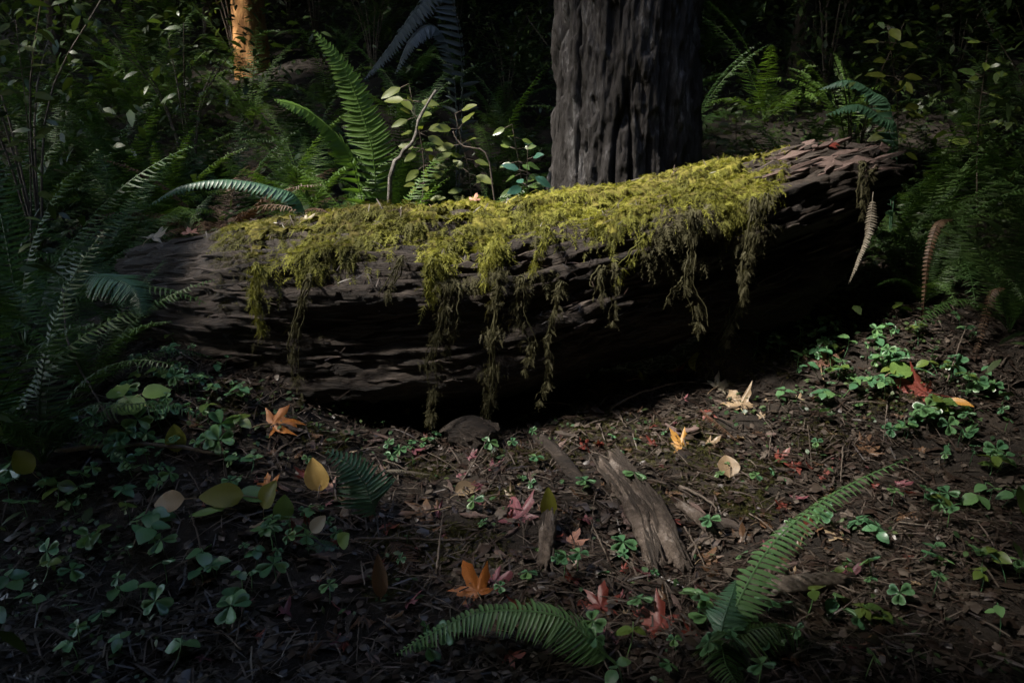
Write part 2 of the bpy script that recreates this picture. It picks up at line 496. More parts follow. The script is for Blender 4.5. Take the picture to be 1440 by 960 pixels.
# moss: feathery sprays over the top, hanging down the front
def spray_template(k=6, w=.085):
    V, A, B = [], [], []
    for i in range(3):
        t = i / 2; V += [(t, -.02, 0), (t, .02, 0)]
    A += [(0, 1, 3, 2), (2, 3, 5, 4)]
    for i in range(k):
        t = .1 + .85 * i / (k - 1); l = .34 * (1 - .65 * t) * (1 + .25 * math.sin(i * 7.3))
        for s in (-1, 1):
            b = len(V)
            V += [(t - w * .5, 0, .0), (t + w * .5, 0, .0), (t + l * .75, s * l, .10 * math.cos(i * 3.1 + s))]
            B.append((b, b + 1, b + 2))
    return np.array(V, float), [np.array(A), np.array(B)]
TS_V, TS_F = spray_template()
def moss_on(mask, n, lmin, lmax, mat, name, parent, lean=.5, droop=.35, cellmask=None):
    """feathery sprays rooted on the log where mask(cell) > random"""
    ar = np.linalg.norm(np.cross(np.gradient(LP, axis=0), np.gradient(LP, axis=1)), axis=-1)
    w = (ar * mask).reshape(-1); w = w / w.sum()
    c = rng.choice(NU * NP, n, p=w)
    i, j = c // NP, c % NP
    N = LN[i, j]; P = LP[i, j] + rng.normal(0, .004, (n, 3))
    down = np.array([0, 0, -1.]) - N * (-N[:, 2])[:, None]
    fr = np.stack([np.zeros(n), -np.ones(n), np.zeros(n)], -1)
    d = nrm(down * 1.2 + .35 * fr + rng.normal(0, .55, (n, 3)))
    D = nrm(d * (1 - lean * .3) + N * lean * (0.35 + rng.random((n, 1)) * .6))
    C = nrm(np.cross(D, N)); NN = np.cross(C, D)
    L = rng.uniform(lmin, lmax, n) * (.75 + .7 * np.clip(.5 + fbm(P[:, 0] * 9, P[:, 1] * 9, P[:, 2] * 9, s=78, o=2), 0, 1))
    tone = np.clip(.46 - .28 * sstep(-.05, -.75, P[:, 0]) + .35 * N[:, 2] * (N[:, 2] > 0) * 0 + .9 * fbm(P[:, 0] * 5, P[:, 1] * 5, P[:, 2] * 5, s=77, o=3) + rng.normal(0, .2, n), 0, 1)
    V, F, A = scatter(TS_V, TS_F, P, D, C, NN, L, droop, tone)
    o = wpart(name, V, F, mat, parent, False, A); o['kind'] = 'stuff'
    return o
low_x = [300, 340, 360, 385, 400, 450, 500, 550, 585, 600, 640, 665, 700, 725, 760, 790, 830, 860, 900, 950, 1000, 1040, 1070, 1100, 1115]
low_y = [330, 350, 425, 372, 366, 376, 360, 338, 335, 385, 364, 336, 368, 314, 326, 304, 312, 336, 302, 292, 288, 316, 280, 258, 215]
lowedge = np.interp(PXL, low_x, low_y) + 10 * vnoise(PXL / 14, PXL * 0 + 3.3) + 7 * vnoise(PXL / 6, PXL * 0 + 1.3)
upside = LN[..., 2] > -.35
back = (np.sin(PH) > -.1) & (np.cos(PH) < .05)
inx = sstep(285, 330, PXL) * sstep(1145, 1045, PXL + 30 * vnoise(PYL / 14, PXL / 30))
dens = sstep(9, -9, PYL - lowedge) * inx
dens = np.where(back, inx * (np.cos(PH) > -.75), dens * upside)
bare = fbm(LP[..., 0] * 4.5, LP[..., 1] * 4.5, LP[..., 2] * 4.5, s=91, o=3)
dens = dens * sstep(-.30, -.06, bare + .30 * sstep(.35, .8, LN[..., 2]) - .12 * (~back) * sstep(-70, 10, PYL - lowedge))
for (qx, qy, rx, ry_) in ((575, 345, 40, 28), (470, 330, 30, 6), (735, 300, 26, 16), (330, 345, 26, 20), (850, 300, 22, 10)):
    dens = dens * (1 - .9 * np.exp(-((PXL - qx) / rx) ** 2 - ((PYL - qy) / ry_) ** 2) * (~back))
left = sstep(455, 400, PXL)
dens_main = dens * (1 - .3 * left)
cush = np.clip(dens_main, 0, 1)
thick = .002 + .032 * cush * (.6 + .6 * fbm(LP[..., 0] * 14, LP[..., 1] * 14, LP[..., 2] * 14, s=55, o=3)) + .012 * cush * fbm(LP[..., 0] * 45, LP[..., 1] * 45, LP[..., 2] * 45, s=57, o=2)
CP = LP + LN * thick[..., None]
okc = cush > .45
fq = LF[okc.reshape(-1)[LF].all(1)]
used = np.unique(fq); remap = np.full(NU * NP, -1); remap[used] = np.arange(len(used))
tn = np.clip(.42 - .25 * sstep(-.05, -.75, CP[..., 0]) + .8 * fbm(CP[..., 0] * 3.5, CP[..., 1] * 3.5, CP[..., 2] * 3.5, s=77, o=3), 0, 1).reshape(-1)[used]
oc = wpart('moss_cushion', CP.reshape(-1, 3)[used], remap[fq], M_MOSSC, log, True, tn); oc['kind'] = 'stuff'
LP0 = LP; LP = LP + LN * (thick * okc)[..., None] * .8
moss_on(dens_main, 39000, .010, .030, M_MOSS, 'moss_mat', log, .75, .35)
edge = np.exp(-((PYL - lowedge + 10) / 22) ** 2) * inx * (~back) * upside * (1 - .4 * left)
moss_on(edge + 1e-9, 8500, .018, .048, M_MOSS, 'moss_fringe', log, .35, .55)
thin = (inx * (~back) * (LN[..., 2] > -.5) * sstep(120, 0, PYL - lowedge) * sstep(-10, 20, PYL - lowedge)) * sstep(.05, .3, fbm(U * 4, PH * 3, s=99, o=3))
moss_on(thin + 1e-9, 1500, .02, .05, M_MOSSD, 'moss_wisps', log, .4, .5)
nd_ = np.array([(-.5, -.03, 0), (-.5, .03, 0), (0, .04, .05), (0, -.04, .05), (.5, .02, 0), (.5, -.02, 0)], float)
ndf = [np.array([(0, 1, 2, 3), (3, 2, 4, 5)])]
wq = (np.clip(LN[..., 2], 0, 1) * inx * (np.cos(PH) > -.4) * sstep(-.1, .5, fbm(LP[..., 0] * 5, LP[..., 1] * 5, LP[..., 2] * 5, s=83, o=3))).reshape(-1); wq = wq / wq.sum()
cq = rng.choice(NU * NP, 700, p=wq); Nq = LN[cq // NP, cq % NP]; Pq = LP[cq // NP, cq % NP] + Nq * rng.uniform(.008, .022, (700, 1))
Dq = nrm(np.cross(Nq, rng.normal(size=(700, 3))) + .25 * rng.normal(size=(700, 3))); Cq = nrm(np.cross(Nq, Dq))
V, F, A = scatter(nd_, ndf, Pq, Dq, Cq, np.cross(Dq, Cq), rng.uniform(.02, .06, 700), 0, rng.random(700) * .6)
o = wpart('needle_debris', V, F, M_LITTER, log, False, A); o['kind'] = 'stuff'
LP = LP0

# hanging ropes of moss, each a tattered strand
def moss_rope(pts, wid, n, seed, mat=M_MOSSD, lmin=.012, lmax=.032):
    n = int(n * 1.9); wid = wid * .85
    r = np.random.default_rng(seed)
    c = smooth_curve(pts, 40)
    c = c + np.cumsum(r.normal(0, .0022, c.shape) * [1, .6, .3], 0)
    mb = MB()
    for s in range(4):
        off = r.normal(0, wid * .3, 3); off[2] = 0
        k0, k1 = int(r.integers(0, 10)), int(r.integers(24, 41))
        cc = c[k0:k1] + off * np.linspace(.3, 1.2, k1 - k0)[:, None] + np.cumsum(r.normal(0, .0025, (k1 - k0, 3)), 0)
        V, F = tube(cc, np.linspace(.004, .0016, len(cc)) * r.uniform(.7, 1.3), 4)
        mb.add(V, F, r.random() * .6)
    V0, F0, A0 = mb.data()
    t = r.random(n) ** .85 * 39
    # clumps along the strand
    t = np.clip(t + 2.2 * np.sin(t * 1.1 + seed), 0, 39)
    P = np.stack([np.interp(t, range(40), c[:, a]) for a in range(3)], -1)
    ws = wid * (.35 + .65 * np.abs(np.sin(t * .35 + seed * 1.7))) * np.interp(t, [0, 6, 30, 39], [1, .9, .8, .25])
    P = P + r.normal(0, 1, (n, 3)) * ws[:, None] * [.55, .4, .2]
    D = nrm(r.normal(0, .55, (n, 3)) + [0, -.15, -.8]); C = nrm(np.cross(D, r.normal(0, 1, (n, 3)))); N = np.cross(C, D)
    V, F, A = scatter(TS_V * [1, .8, 1], TS_F, P, D, C, N, r.uniform(lmin, lmax, n), .3)
    F0 = [np.array([f for f in F0 if len(f) == 4])]
    nv = len(V0)
    return np.vstack([V0, V]), F0 + [f + nv for f in F], np.concatenate([A0, A])
ROPES = [  # px path, wid, n
    ([(432, 385), (424, 430), (412, 480), (418, 530), (425, 572)], .030, 170),
    ([(628, 395), (622, 450), (606, 500), (612, 555), (607, 600)], .045, 330),
    ([(640, 400), (645, 455), (636, 500)], .028, 120),
    ([(700, 380), (692, 450), (690, 520), (684, 575), (686, 628)], .055, 520),
    ([(728, 390), (722, 440), (738, 490), (728, 520)], .035, 190),
    ([(788, 395), (783, 440), (772, 485), (776, 530), (766, 566)], .022, 130),
    ([(845, 375), (842, 400), (841, 425)], .016, 50),
    ([(862, 370), (860, 425), (858, 455)], .014, 45),
    ([(968, 300), (966, 350), (962, 395), (978, 440), (977, 468)], .026, 190),
    ([(958, 390), (940, 424)], .014, 40),
    ([(1060, 280), (1050, 340), (1042, 390), (1040, 420)], .034, 230),
    ([(1082, 275), (1066, 330), (1055, 370), (1045, 395)], .026, 170),
    ([(1040, 425), (1022, 470), (1016, 482)], .03, 120),
    ([(560, 360), (545, 400), (540, 418)], .022, 70),
    ([(362, 370), (358, 410), (362, 448), (368, 470)], .034, 200),
    ([(610, 360), (612, 395), (618, 428)], .04, 210),
    ([(905, 330), (882, 372), (868, 398)], .02, 80),
    ([(1212, 228), (1210, 262), (1208, 300)], .016, 70),
    ([(1225, 240), (1224, 275)], .014, 45),
    ([(700, 340), (690, 372), (684, 402)], .04, 190),
    ([(770, 320), (758, 355), (752, 382)], .024, 90),
]
for k, (path, wid, n) in enumerate(ROPES):
    i, j = on_log(*path[0])
    cols = (np.abs(PXL - path[0][0]) < 25) & (PYL > path[0][1] - 5) & (PYL < path[-1][1] + 10)
    y0 = min(LP[i, j][1], LP[..., 1][cols].min()) - .03
    p3 = [at(px, py, y0 - .004 * q) for q, (px, py) in enumerate(path)]
    p3 = [LP[i, j] + LN[i, j] * .01, at(path[0][0], path[0][1] + 6, y0)] + p3[1:]
    V, F, A = moss_rope(p3, wid, n, 100 + k, M_MOSSD)
    wpart('moss_strand', V, F, M_MOSSD if k not in (14, 15, 19, 16, 20) else M_MOSS, log, False, A)

# ------------------------------------------------------------------ trees
def bark_trunk(base, rad, height, lean=(0, 0), nz=60, na=40, seed=0, amp=.04, fine_h=None, flare=.35, ridge=9):
    r0 = rad
    zs = np.linspace(0, 1, nz) ** (1.0 if fine_h is None else 1.6) * height
    a = np.linspace(0, 2 * np.pi, na, endpoint=False)
    Z, A = np.meshgrid(zs, a, indexing='ij')
    rad = r0 * (1 - .62 * Z / height) * (1 + flare * np.exp(-Z / (.8 * r0 + .1)) * (1 + .35 * np.sin(A * 3 + seed)))
    ca, sa = np.cos(A), np.sin(A)
    k = ridge * .5
    wv = .5 * fbm(ca * 2, sa * 2, Z * 1.1, s=seed + 9, o=3)
    n1 = fbm(ca * k + wv, sa * k + wv, Z * .32, s=seed, o=3)
    fur = sstep(.015, .13, np.abs(n1))                          # long deep furrows
    n3 = fbm(ca * 50, sa * 50, Z * 7, s=seed + 5, o=3)
    def plates(na_, nz_, sd):
        aw = A / (2 * np.pi) * na_ + 1.2 * fbm(ca * 6, sa * 6, Z * 2.5, s=sd, o=3) + .8 * n1
        zi = np.floor(Z * nz_ + 2.0 * hash3(np.floor(aw), aw * 0, aw * 0, sd + 1) + .9 * fbm(ca * 9, sa * 9, Z * 4, s=sd + 2, o=3))
        return hash3(np.floor(aw), zi, aw * 0, sd + 3) - .5
    d = amp * (fur - .5) + fur * amp * (.38 * plates(26, 2.6, seed + 20) + .30 * plates(64, 8, seed + 30)) + amp * .22 * n3
    rad = rad + d
    V = np.stack([base[0] + lean[0] * Z + ca * rad, base[1] + lean[1] * Z + sa * rad, base[2] - .15 + Z], -1).reshape(-1, 3)
    i = np.arange(nz * na).reshape(nz, na)
    F = np.stack([i[:-1], np.roll(i[:-1], -1, 1), np.roll(i[1:], -1, 1), i[1:]], -1).reshape(-1, 4)
    return V, F

def feather(k=9):
    """a flat conifer bough, d along it"""
    V, Q, T = [], [], []
    for i in range(k):
        t = .06 + .94 * i / (k - 1); l = .42 * (1 - t * .75) * (1 + .2 * math.sin(5 * i))
        for s in (-1, 1):
            b = len(V); w = .055
            V += [(t - w, 0, 0), (t + w, 0, 0), (t + .35 * l + w * .6, s * l, -.12 * l), (t + .35 * l - w * .6, s * l, -.12 * l)]
            Q.append((b, b + 1, b + 2, b + 3))
    return np.array(V, float), [np.array(Q)]
FE_V, FE_F = feather()
def conifer_crown(seed, h, z0, r, n):
    g = np.random.default_rng(seed)
    t = g.random(n) ** .8
    z = z0 + (h - z0) * t; rr = r * (1 - t * .85)
    a = g.random(n) * 2 * np.pi; q = g.random(n) ** .5 * .75
    P = np.stack([np.cos(a) * rr * q, np.sin(a) * rr * q, z - rr * q * .25], -1)
    D = nrm(np.stack([np.cos(a), np.sin(a), -.25 + g.normal(0, .2, n)], -1) + g.normal(0, .25, (n, 3)))
    C = nrm(np.cross(D, [0, 0, 1.])); N = np.cross(C, D)
    return scatter(FE_V, FE_F, P, D, C, N, .5 * rr + .55, .35)
CONE = []
for k in range(3):
    V, F, A = conifer_crown(300 + k, 15 + k, 2.6, 3.0, 1100)
    CONE.append(mesh('crown', V, F, M_NEEDLE, False, A))

# the big fir behind the log
fb = at(882, 268, 4.75); fb[1] = 5.0
fz = float(ground(fb[0], fb[1]))
fir = thing('fir_tree', 'massive old fir trunk with deeply furrowed grey bark behind the log', 'tree', (fb[0], fb[1], fz))
V, F = bark_trunk((fb[0], fb[1], fz), .40, 19, (0.004, 0), 560, 340, 5, .085, True, .22, 7)
wpart('trunk', V, F, M_FIR, fir, False)
V, F, A = conifer_crown(311, 20, 13, 2.2, 260)
wpart('crown', V + [fb[0], fb[1], fz], F, M_NEEDLE, fir, False, A)

# sun patches wanted below, in the plane z = .9 along the sun's direction: gaps cut in the added canopy to shape the light
ZREF = .9
OQ = np.array([at(352, 60, 9.2)[0] - .15, 9.05, 2.25]); OQ = OQ - SUN * ((OQ[2] - ZREF) / SUN[2])   # sunlit trunk
LOGX, LOGY = cen[:, 0], cen[:, 1]
def gap(P, overhead=True):
    """1 where the canopy is open"""
    q = P - SUN * ((P[:, 2] - ZREF) / SUN[2])[:, None]
    x, y = q[:, 0], q[:, 1]
    ly = np.interp(x, LOGX, LOGY)
    dap = fbm(x * 2.3, y * 2.3, s=201, o=2)
    m = sstep(.62, .45, np.abs(y - ly - .06)) * sstep(-1.55, -.9, x) * sstep(1.7, 1.4, x) * (.9 + .1 * sstep(-.35, .0, dap))
    m = np.maximum(m, .36 * sstep(.6, .4, np.abs(y - 4.65)) * sstep(-.2, .2, x) * sstep(2.4, 1.8, x))          # the fir's flank
    m = np.maximum(m, .8 * sstep(.9, .5, np.hypot((x + .65) / 1.7, y - 4.55)))                                  # ferns behind the log
    m = np.maximum(m, sstep(.55, .4, np.hypot((x - OQ[0]) * .8, y - OQ[1])))                                    # the orange trunk
    m = np.maximum(m, .45 * sstep(.9, .5, np.hypot((x - 2.2) / 1.3, y - 4.7)))
    m = np.maximum(m, .66 * sstep(.10, .30, fbm(x * 1.7, y * 1.7, s=231, o=2)) * sstep(4.3, 4.7, y) * sstep(9.5, 7, y) * sstep(5, 3.5, np.abs(x)))
    fl = sstep(1.3, .35, np.hypot((x - .12) / .95, (y - 2.34) / .98)) * (.25 + .65 * sstep(-.08, .22, fbm(x * 3.2, y * 3.2, s=207, o=2)))
    m = np.maximum(m, np.where(y < ly - .3, fl, 0))                                                            # the floor before the log
    m = np.maximum(m, .50 * sstep(.75, .3, np.hypot((x - 1.3), (y - 2.95) / .8)))                             # the right bank
    m = np.maximum(m, .42 * sstep(.7, .3, np.hypot((x + 1.15), (y - 2.6) / .8)))                                # the left bank
    if not overhead: return m
    # opening overhead that lets sky light down on the log and the litter before it
    m2 = np.where(P[:, 2] > 3.4, 1, 0) * sstep(2.75, 2.35, np.hypot((P[:, 0] - .05) / 1.0, (P[:, 1] - 3.35) / .92))
    return np.maximum(sstep(.02, .2, m), m2)

SPR = [(0, 0, 0)]
def leafspray():
    V, Q = [], []
    for k in range(7):
        t = .1 + .13 * k; s = (-1) ** k; l = .42
        c, sn = math.cos(.9 * s), math.sin(.9 * s)
        if k == 6: c, sn = 1, 0
        b = len(V); w = .15
        V += [(t, 0, 0), (t + l * .5 * c - w * sn, l * .5 * sn + w * c, .04), (t + l * c, l * sn, -.05), (t + l * .5 * c + w * sn, l * .5 * sn - w * c, .04)]
        Q.append((b, b + 1, b + 2, b + 3))
    return np.array(V, float), [np.array(Q)]
LS_V, LS_F = leafspray()
ms = [(-3.0, 1.4), (2.9, 1.2), (-.4, -1.6), (-5.5, 4.6), (4.2, 4.4), (-4.4, 8.2), (2.9, 8.6), (-1.0, 13.2), (-9, 1.5), (-9.5, 8), (7.5, 1.0), (7.6, 8.5), (-6, 14), (5.2, 14.5), (-4.5, -4), (4.3, -4), (0.5, 18.5), (-8, 19), (8, 19)]
lab = ['beside the left foreground', 'beside the right foreground']
NC = 31000
P = np.stack([rng.uniform(-13, 11, NC), rng.uniform(-6, 23, NC), rng.random(NC)], -1)
hb = np.interp(P[:, 1], [-6, 6, 23], [4.0, 4.2, 8.5])
P[:, 2] = hb + P[:, 2] * 2.6
# unseen low boughs added over the camera and both sides to darken the edges
nl = 11500
Q = np.stack([rng.uniform(-4, 4, nl), rng.uniform(-2.2, 5.6, nl), rng.random(nl)], -1)
Q[:, 2] = 1.66 + .2 * np.maximum(Q[:, 1], .6) + 1.2 * Q[:, 2]
keep = (np.hypot((Q[:, 0] - .12) / 1.15, (Q[:, 1] - 3.3) / 2.1) > 1.0 + .12 * rng.normal(size=nl))
Q = Q[keep]
gq = Q - SUN * ((Q[:, 2] - ZREF) / SUN[2])[:, None]
P = np.vstack([P, Q])
# unseen tall crowns added at the left to block the sun outside cut chinks
nt_ = 9000
T_ = np.stack([rng.uniform(-14, -1.5, nt_), rng.uniform(-3, 14, nt_), rng.uniform(8.5, 11.5, nt_)], -1)
P = np.vstack([P, T_])
ms_a = np.array(ms)
tall = P[:, 2] > 8.2
own = np.argmin(1e3 * (tall[:, None] & (P[:, 1:2] < 14) & (ms_a[None, :, 0] > -5)) + np.hypot(P[:, None, 0] - ms_a[None, :, 0], P[:, None, 1] - ms_a[None, :, 1]), 1)
MLAB = 'added leafy maple with a slim dark trunk, its crown cut to shape the light'
for k, (x, y) in enumerate(ms):
    z = float(ground(x, y))
    t = thing('added_shade_maple', MLAB, 'tree', (x, y, z), 'added shade maples around the clearing')  # maples added for shade, crowns cut open where light should fall
    h = float(np.interp(y, [-6, 6, 23], [5.2, 5.4, 9.5])) - z + (4.5 if x < -5 else 0)
    r0 = random.uniform(.07, .12)
    V, F = bark_trunk((x, y, z), r0, max(h, 3), (random.uniform(-.05, .05), random.uniform(-.05, .05)), 40, 16, 40 + k, .012, None, .4, 5)
    wpart('trunk', V, F, M_BARK, t)
    for b in range(5):
        a = b * 1.3 + k; l = random.uniform(1.2, 2.2)
        p0 = np.array([x, y, z + h * random.uniform(.45, .75)])
        c = smooth_curve([p0, p0 + [math.cos(a) * l * .5, math.sin(a) * l * .5, .5], p0 + [math.cos(a) * l, math.sin(a) * l, 1.2]], 8)
        if (y > 2.6 or c[:, 2].min() > 2.2 or abs(x) > 2.5) and gap(c).max() < .3:
            V, F = tube(c, np.linspace(r0 * .4, .01, 8), 6); wpart('limb', V, F, M_BARK, t)
    p = P[own == k]
    if len(p):
        n = len(p)
        D = nrm(np.stack([rng.normal(size=n), rng.normal(size=n), rng.normal(size=n) * .25 - .1], -1))
        N = nrm(np.stack([rng.normal(size=n) * .35, rng.normal(size=n) * .35, np.ones(n)], -1))
        C = nrm(np.cross(N, D)); N = np.cross(D, C)
        V, F, A = scatter(LS_V, LS_F, p, D, C, N, rng.uniform(.28, .5, n), .2)
        fc = V[F[0]].mean(1)
        hi = fc[:, 2] > 8.2
        g_ = np.where(hi, gap(fc, False), gap(fc))
        sx, sy = project(fc)
        seen = (fc[:, 1] > .05) & (fc[:, 1] < 6) & (sx > -160) & (sx < 1600) & (sy > -110)
        g_ = np.where(seen, 1.0, g_)
        wpart('crown', V, [F[0][rng.random(len(fc)) > g_ * 1.03]], M_CANOPY, t, False, A)

# conifers up the hillside and all round; the sunlit one is at the left
def conifer(x, y, r0, label, group, mat=M_BARK, crown=None, zc=0.0):
    z = float(ground(x, y))
    t = thing('conifer_tree', label, 'tree', (x, y, z), group)
    V, F = bark_trunk((x, y, z), r0, 15, (random.uniform(-.01, .01), 0), 50, 22, random.randint(0, 999), r0 * .22, True, .3, 6)
    wpart('trunk', V, F, mat, t)
    if crown is not None:
        o = link('crown', crown, t, WM[t.name] @ Matrix.Translation((0, 0, zc)) @ Matrix.Rotation(random.uniform(0, 6.28), 4, 'Z'))
    return t
p = at(352, 60, 9.2)
conifer(p[0], 9.2, .16, 'slender conifer trunk painted with an orange sun glow on the hillside', None, M_GLOWBARK, CONE[0], 4.5)
p = at(300, 60, 10.4)
conifer(p[0], 10.4, .10, 'thin dark conifer trunk just beside the orange sunlit trunk', None, M_BARK, CONE[1], 4.0)
ring = []  # those not behind are unseen, added to stop sky light leaking in sideways
for k in range(46):
    a = k * 2.399; rr = 8.5 + 16 * (k / 46) ** .8
    x, y = rr * math.cos(a), 4 + rr * math.sin(a)
    if x < -4 and -4 < y < 13: continue
    if -3.6 < x < -1.8 and 0 < y < 10: continue
    ring.append((x, y))
for k, (x, y) in enumerate(ring):
    behind = y > 6
    conifer(x, y, random.uniform(.14, .32), 'dark conifer rising from the ferny hillside' if behind else 'unseen dark conifer added around the log to block side light', 'conifers on the hillside' if behind else 'added conifers around the clearing', M_BARK, CONE[k % 3], 0 if not behind else -.6)

# ------------------------------------------------------------------ ferns
def pinna_profile(t): return (np.minimum(1, np.maximum(0, t - .06) / .16) ** .5) * (1 - t) ** .62 * 1.25
def frond_arrays(c, W, n, droop=.25, roll=0.0, rad=.004, jit=.08, seed=0, sweep=.3, wid=.19):
    """rachis tube and pinnae along a curve; returns V, F"""
    r = np.random.default_rng(seed)
    mb = MB()
    V, F = tube(c[::2] if len(c) > 12 else c, np.linspace(rad, rad * .3, len(c[::2] if len(c) > 12 else c)), 4); mb.add(V, F, 0)
    m = len(c); T = nrm(np.gradient(c, axis=0))
    for k in range(n):
        t = .1 + .9 * (k + .5) / n
        l = W * float(pinna_profile(np.array(t)))
        if l < .004: continue
        p = np.array([np.interp(t * (m - 1), range(m), c[:, a]) for a in range(3)])
        tg = nrm(np.array([np.interp(t * (m - 1), range(m), T[:, a]) for a in range(3)]))
        s0 = nrm(np.cross(tg, [0, 0, 1.])); u0 = np.cross(s0, tg)
        s1 = s0 * math.cos(roll) + u0 * math.sin(roll); u1 = np.cross(s1, tg)
        for s in (-1, 1):
            ll = l * (1 + jit * r.normal())
            d = nrm(s * s1 + sweep * tg + (.12 * r.normal() - droop * .3) * u1)
            w = wid * ll ** .5 * W ** .5 * .5
            e = tg
            q0 = p + d * .002
            q1 = p + d * ll * .35 - u1 * droop * ll * .10 + u1 * .006 * r.normal()
            q2 = p + d * ll * .7 - u1 * droop * ll * .32
            q3 = p + d * ll - u1 * droop * ll * .62 + e * ll * .10
            mb.add([q0 - e * w * .45, q0 + e * w * .55, q1 - e * w * .5, q1 + e * w * .5, q2 - e * w * .32, q2 + e * w * .34, q3],
                   [(0, 1, 3, 2), (2, 3, 5, 4), (4, 5, 6)], 0)
    V, F, A = mb.data()
    return V, F
def arch(L, e0, e1, n=26, bend=0.0, seed=0):
    r = np.random.default_rng(seed)
    t = np.linspace(0, 1, n); e = R(e0) + (R(e1) - R(e0)) * t ** 1.2; b = bend * t
    st = L / (n - 1)
    d = np.stack([np.cos(e) * np.cos(b), np.cos(e) * np.sin(b), np.sin(e)], -1) * st
    return np.vstack([[0, 0, 0], np.cumsum(d, 0)[:-1]])
FV = {}
def fronds_for(mat, key):
    FV[key] = []
    for k, (L, a, b, bd) in enumerate(((1.0, 78, 25, .2), (.95, 68, -25, -.25), (1.0, 55, -45, .3), (.85, 45, -55, -.15), (.9, 62, 0, .1))):
        V, F = frond_arrays(arch(L, a, b, bend=bd), .105, 44, seed=k, droop=.35, jit=.1)
        FV[key].append(mesh('frond', V, F, mat))
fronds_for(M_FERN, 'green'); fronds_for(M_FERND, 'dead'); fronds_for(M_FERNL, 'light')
def fern(p, n, size, key, label, group=None, lo=0, arc_=None):
    t = thing('sword_fern', label, 'fern', p, group)
    o0 = random.uniform(0, 6.28)
    for k in range(n):
        a = o0 + k * 2.4 + random.uniform(-.3, .3) if arc_ is None else random.uniform(*arc_)
        s = size * random.uniform(.75, 1.15)
        M = WM[t.name] @ Matrix.Rotation(a, 4, 'Z') @ Matrix.Rotation(random.uniform(-.2, .15), 4, 'Y') @ Matrix.Diagonal((s, s, s, 1))
        link('frond', FV[key][random.randrange(lo, 5) if lo < 5 else 0], t, M)
    return t
def hero_frond(parent, pts, W, n, mat, droop=.3, roll=0.0, wid=.2, rad=.004, sweep=.3):
    """a near frond: the rachis is the part and every pinna a piece of it"""
    c = smooth_curve(pts, 40)
    V, F = tube(c[::2], np.linspace(rad, rad * .35, 20), 6)
    fr = wpart('frond', V, F, mat, parent)
    key = ('pinna', mat.name)
    if key not in FV:
        Vp, Fp = [], []
        for i in range(7):
            x = i / 6; w = .5 * min(1, .55 + x * 2.2) * (1 - x ** 2.2) ** .9
            zz = -.30 * x ** 1.8
            Vp += [(x, -w + .12 * x * x, zz + .10 * w), (x, .12 * x * x, zz), (x, w * 1.05 + .12 * x * x, zz + .10 * w)]
        for i in range(6):
            b = 3 * i
            Fp += [(b, b + 3, b + 4, b + 1), (b + 1, b + 4, b + 5, b + 2)]
        FV[key] = mesh('pinna', Vp, Fp, mat, True)
    m = 40; T = nrm(np.gradient(c, axis=0)); arcl = float(np.linalg.norm(np.diff(c, axis=0), axis=1).sum())
    for k in range(n):
        t = .08 + .92 * (k + .5) / n
        l = W * float(pinna_profile(np.array(t)))
        if l < .005: continue
        f = t * (m - 1)
        p = np.array([np.interp(f, range(m), c[:, a]) for a in range(3)])
        tg = nrm(np.array([np.interp(f, range(m), T[:, a]) for a in range(3)]))
        s0 = nrm(np.cross(tg, [0, 0, 1.])); u0 = np.cross(s0, tg)
        s1 = s0 * math.cos(roll) + u0 * math.sin(roll); u1 = np.cross(s1, tg)
        for s in (-1, 1):
            d = nrm(s * s1 + (sweep + .05 * random.gauss(0, 1)) * tg + (.06 * random.gauss(0, 1) - droop * .5) * u1)
            y = nrm(tg - d * np.dot(tg, d)); z = np.cross(d, y)
            if np.dot(z, u1) < 0: z = -z
            ll = l * random.uniform(.92, 1.06)
            link('pinna', FV[key], fr, basis(d * ll, y * (wid * 4.2) * arcl / n * min(1, ll / W * 1.6) ** .5, z * ll * (.6 + .8 * droop), p))
    return fr

def px_curve(spec):
    return [at(x, y, Y) for (x, y, Y) in spec]

def Wd(c): return float(np.linalg.norm(np.array(c[0]) - np.array(c[-1])))
# foreground fern at the right: one tall frond sweeping up and a low drooping one
b0 = gp(1012, 905)
f1 = thing('sword_fern', 'small sword fern with one long bright frond sweeping up over bare soil', 'fern', b0)
Y0 = b0[1]
hero_frond(f1, [b0] + px_curve([(1040, 842, Y0 + .06), (1082, 770, Y0 + .16), (1140, 716, Y0 + .28), (1205, 676, Y0 + .42), (1285, 640, Y0 + .56)]), .074, 46, M_FERNF, .6, .1, .15)
hero_frond(f1, [b0] + px_curve([(1045, 890, Y0 - .01), (1090, 880, Y0), (1140, 905, Y0 + .0), (1165, 935, Y0 - .05)]), .085, 30, M_FERN, .5, 0, .2)
hero_frond(f1, [b0] + px_curve([(1018, 870, Y0 + .02), (1030, 835, Y0 + .08), (1035, 815, Y0 + .14)]), .06, 18, M_FERNT, .3, 0, .24)
hero_frond(f1, [b0] + px_curve([(1015, 905, Y0 - .05), (1022, 935, Y0 - .12), (1040, 965, Y0 - .2)]), .08, 24, M_FERN, .5, 0, .2)
b0 = gp(872, 938); Y0 = b0[1]
f2 = thing('sword_fern', 'dark green fern frond arched low over an orange maple leaf', 'fern', b0)
hero_frond(f2, [b0] + px_curve([(835, 905, Y0 + .01), (790, 868, Y0 + .02), (730, 858, Y0 + .03), (670, 862, Y0 + .04), (610, 888, Y0 + .03), (556, 920, Y0 + .0)]), .085, 50, M_FERNF, .45, .25, .2)
b0 = gp(528, 728); Y0 = b0[1]
f3 = thing('sword_fern', 'little pale green fern frond standing beside a yellow leaf', 'fern', b0)
hero_frond(f3, [b0] + px_curve([(522, 705, Y0), (512, 678, Y0 + .02), (492, 652, Y0 + .03), (458, 633, Y0 + .03)]), .105, 21, M_FERNT, .2, .55, .24)
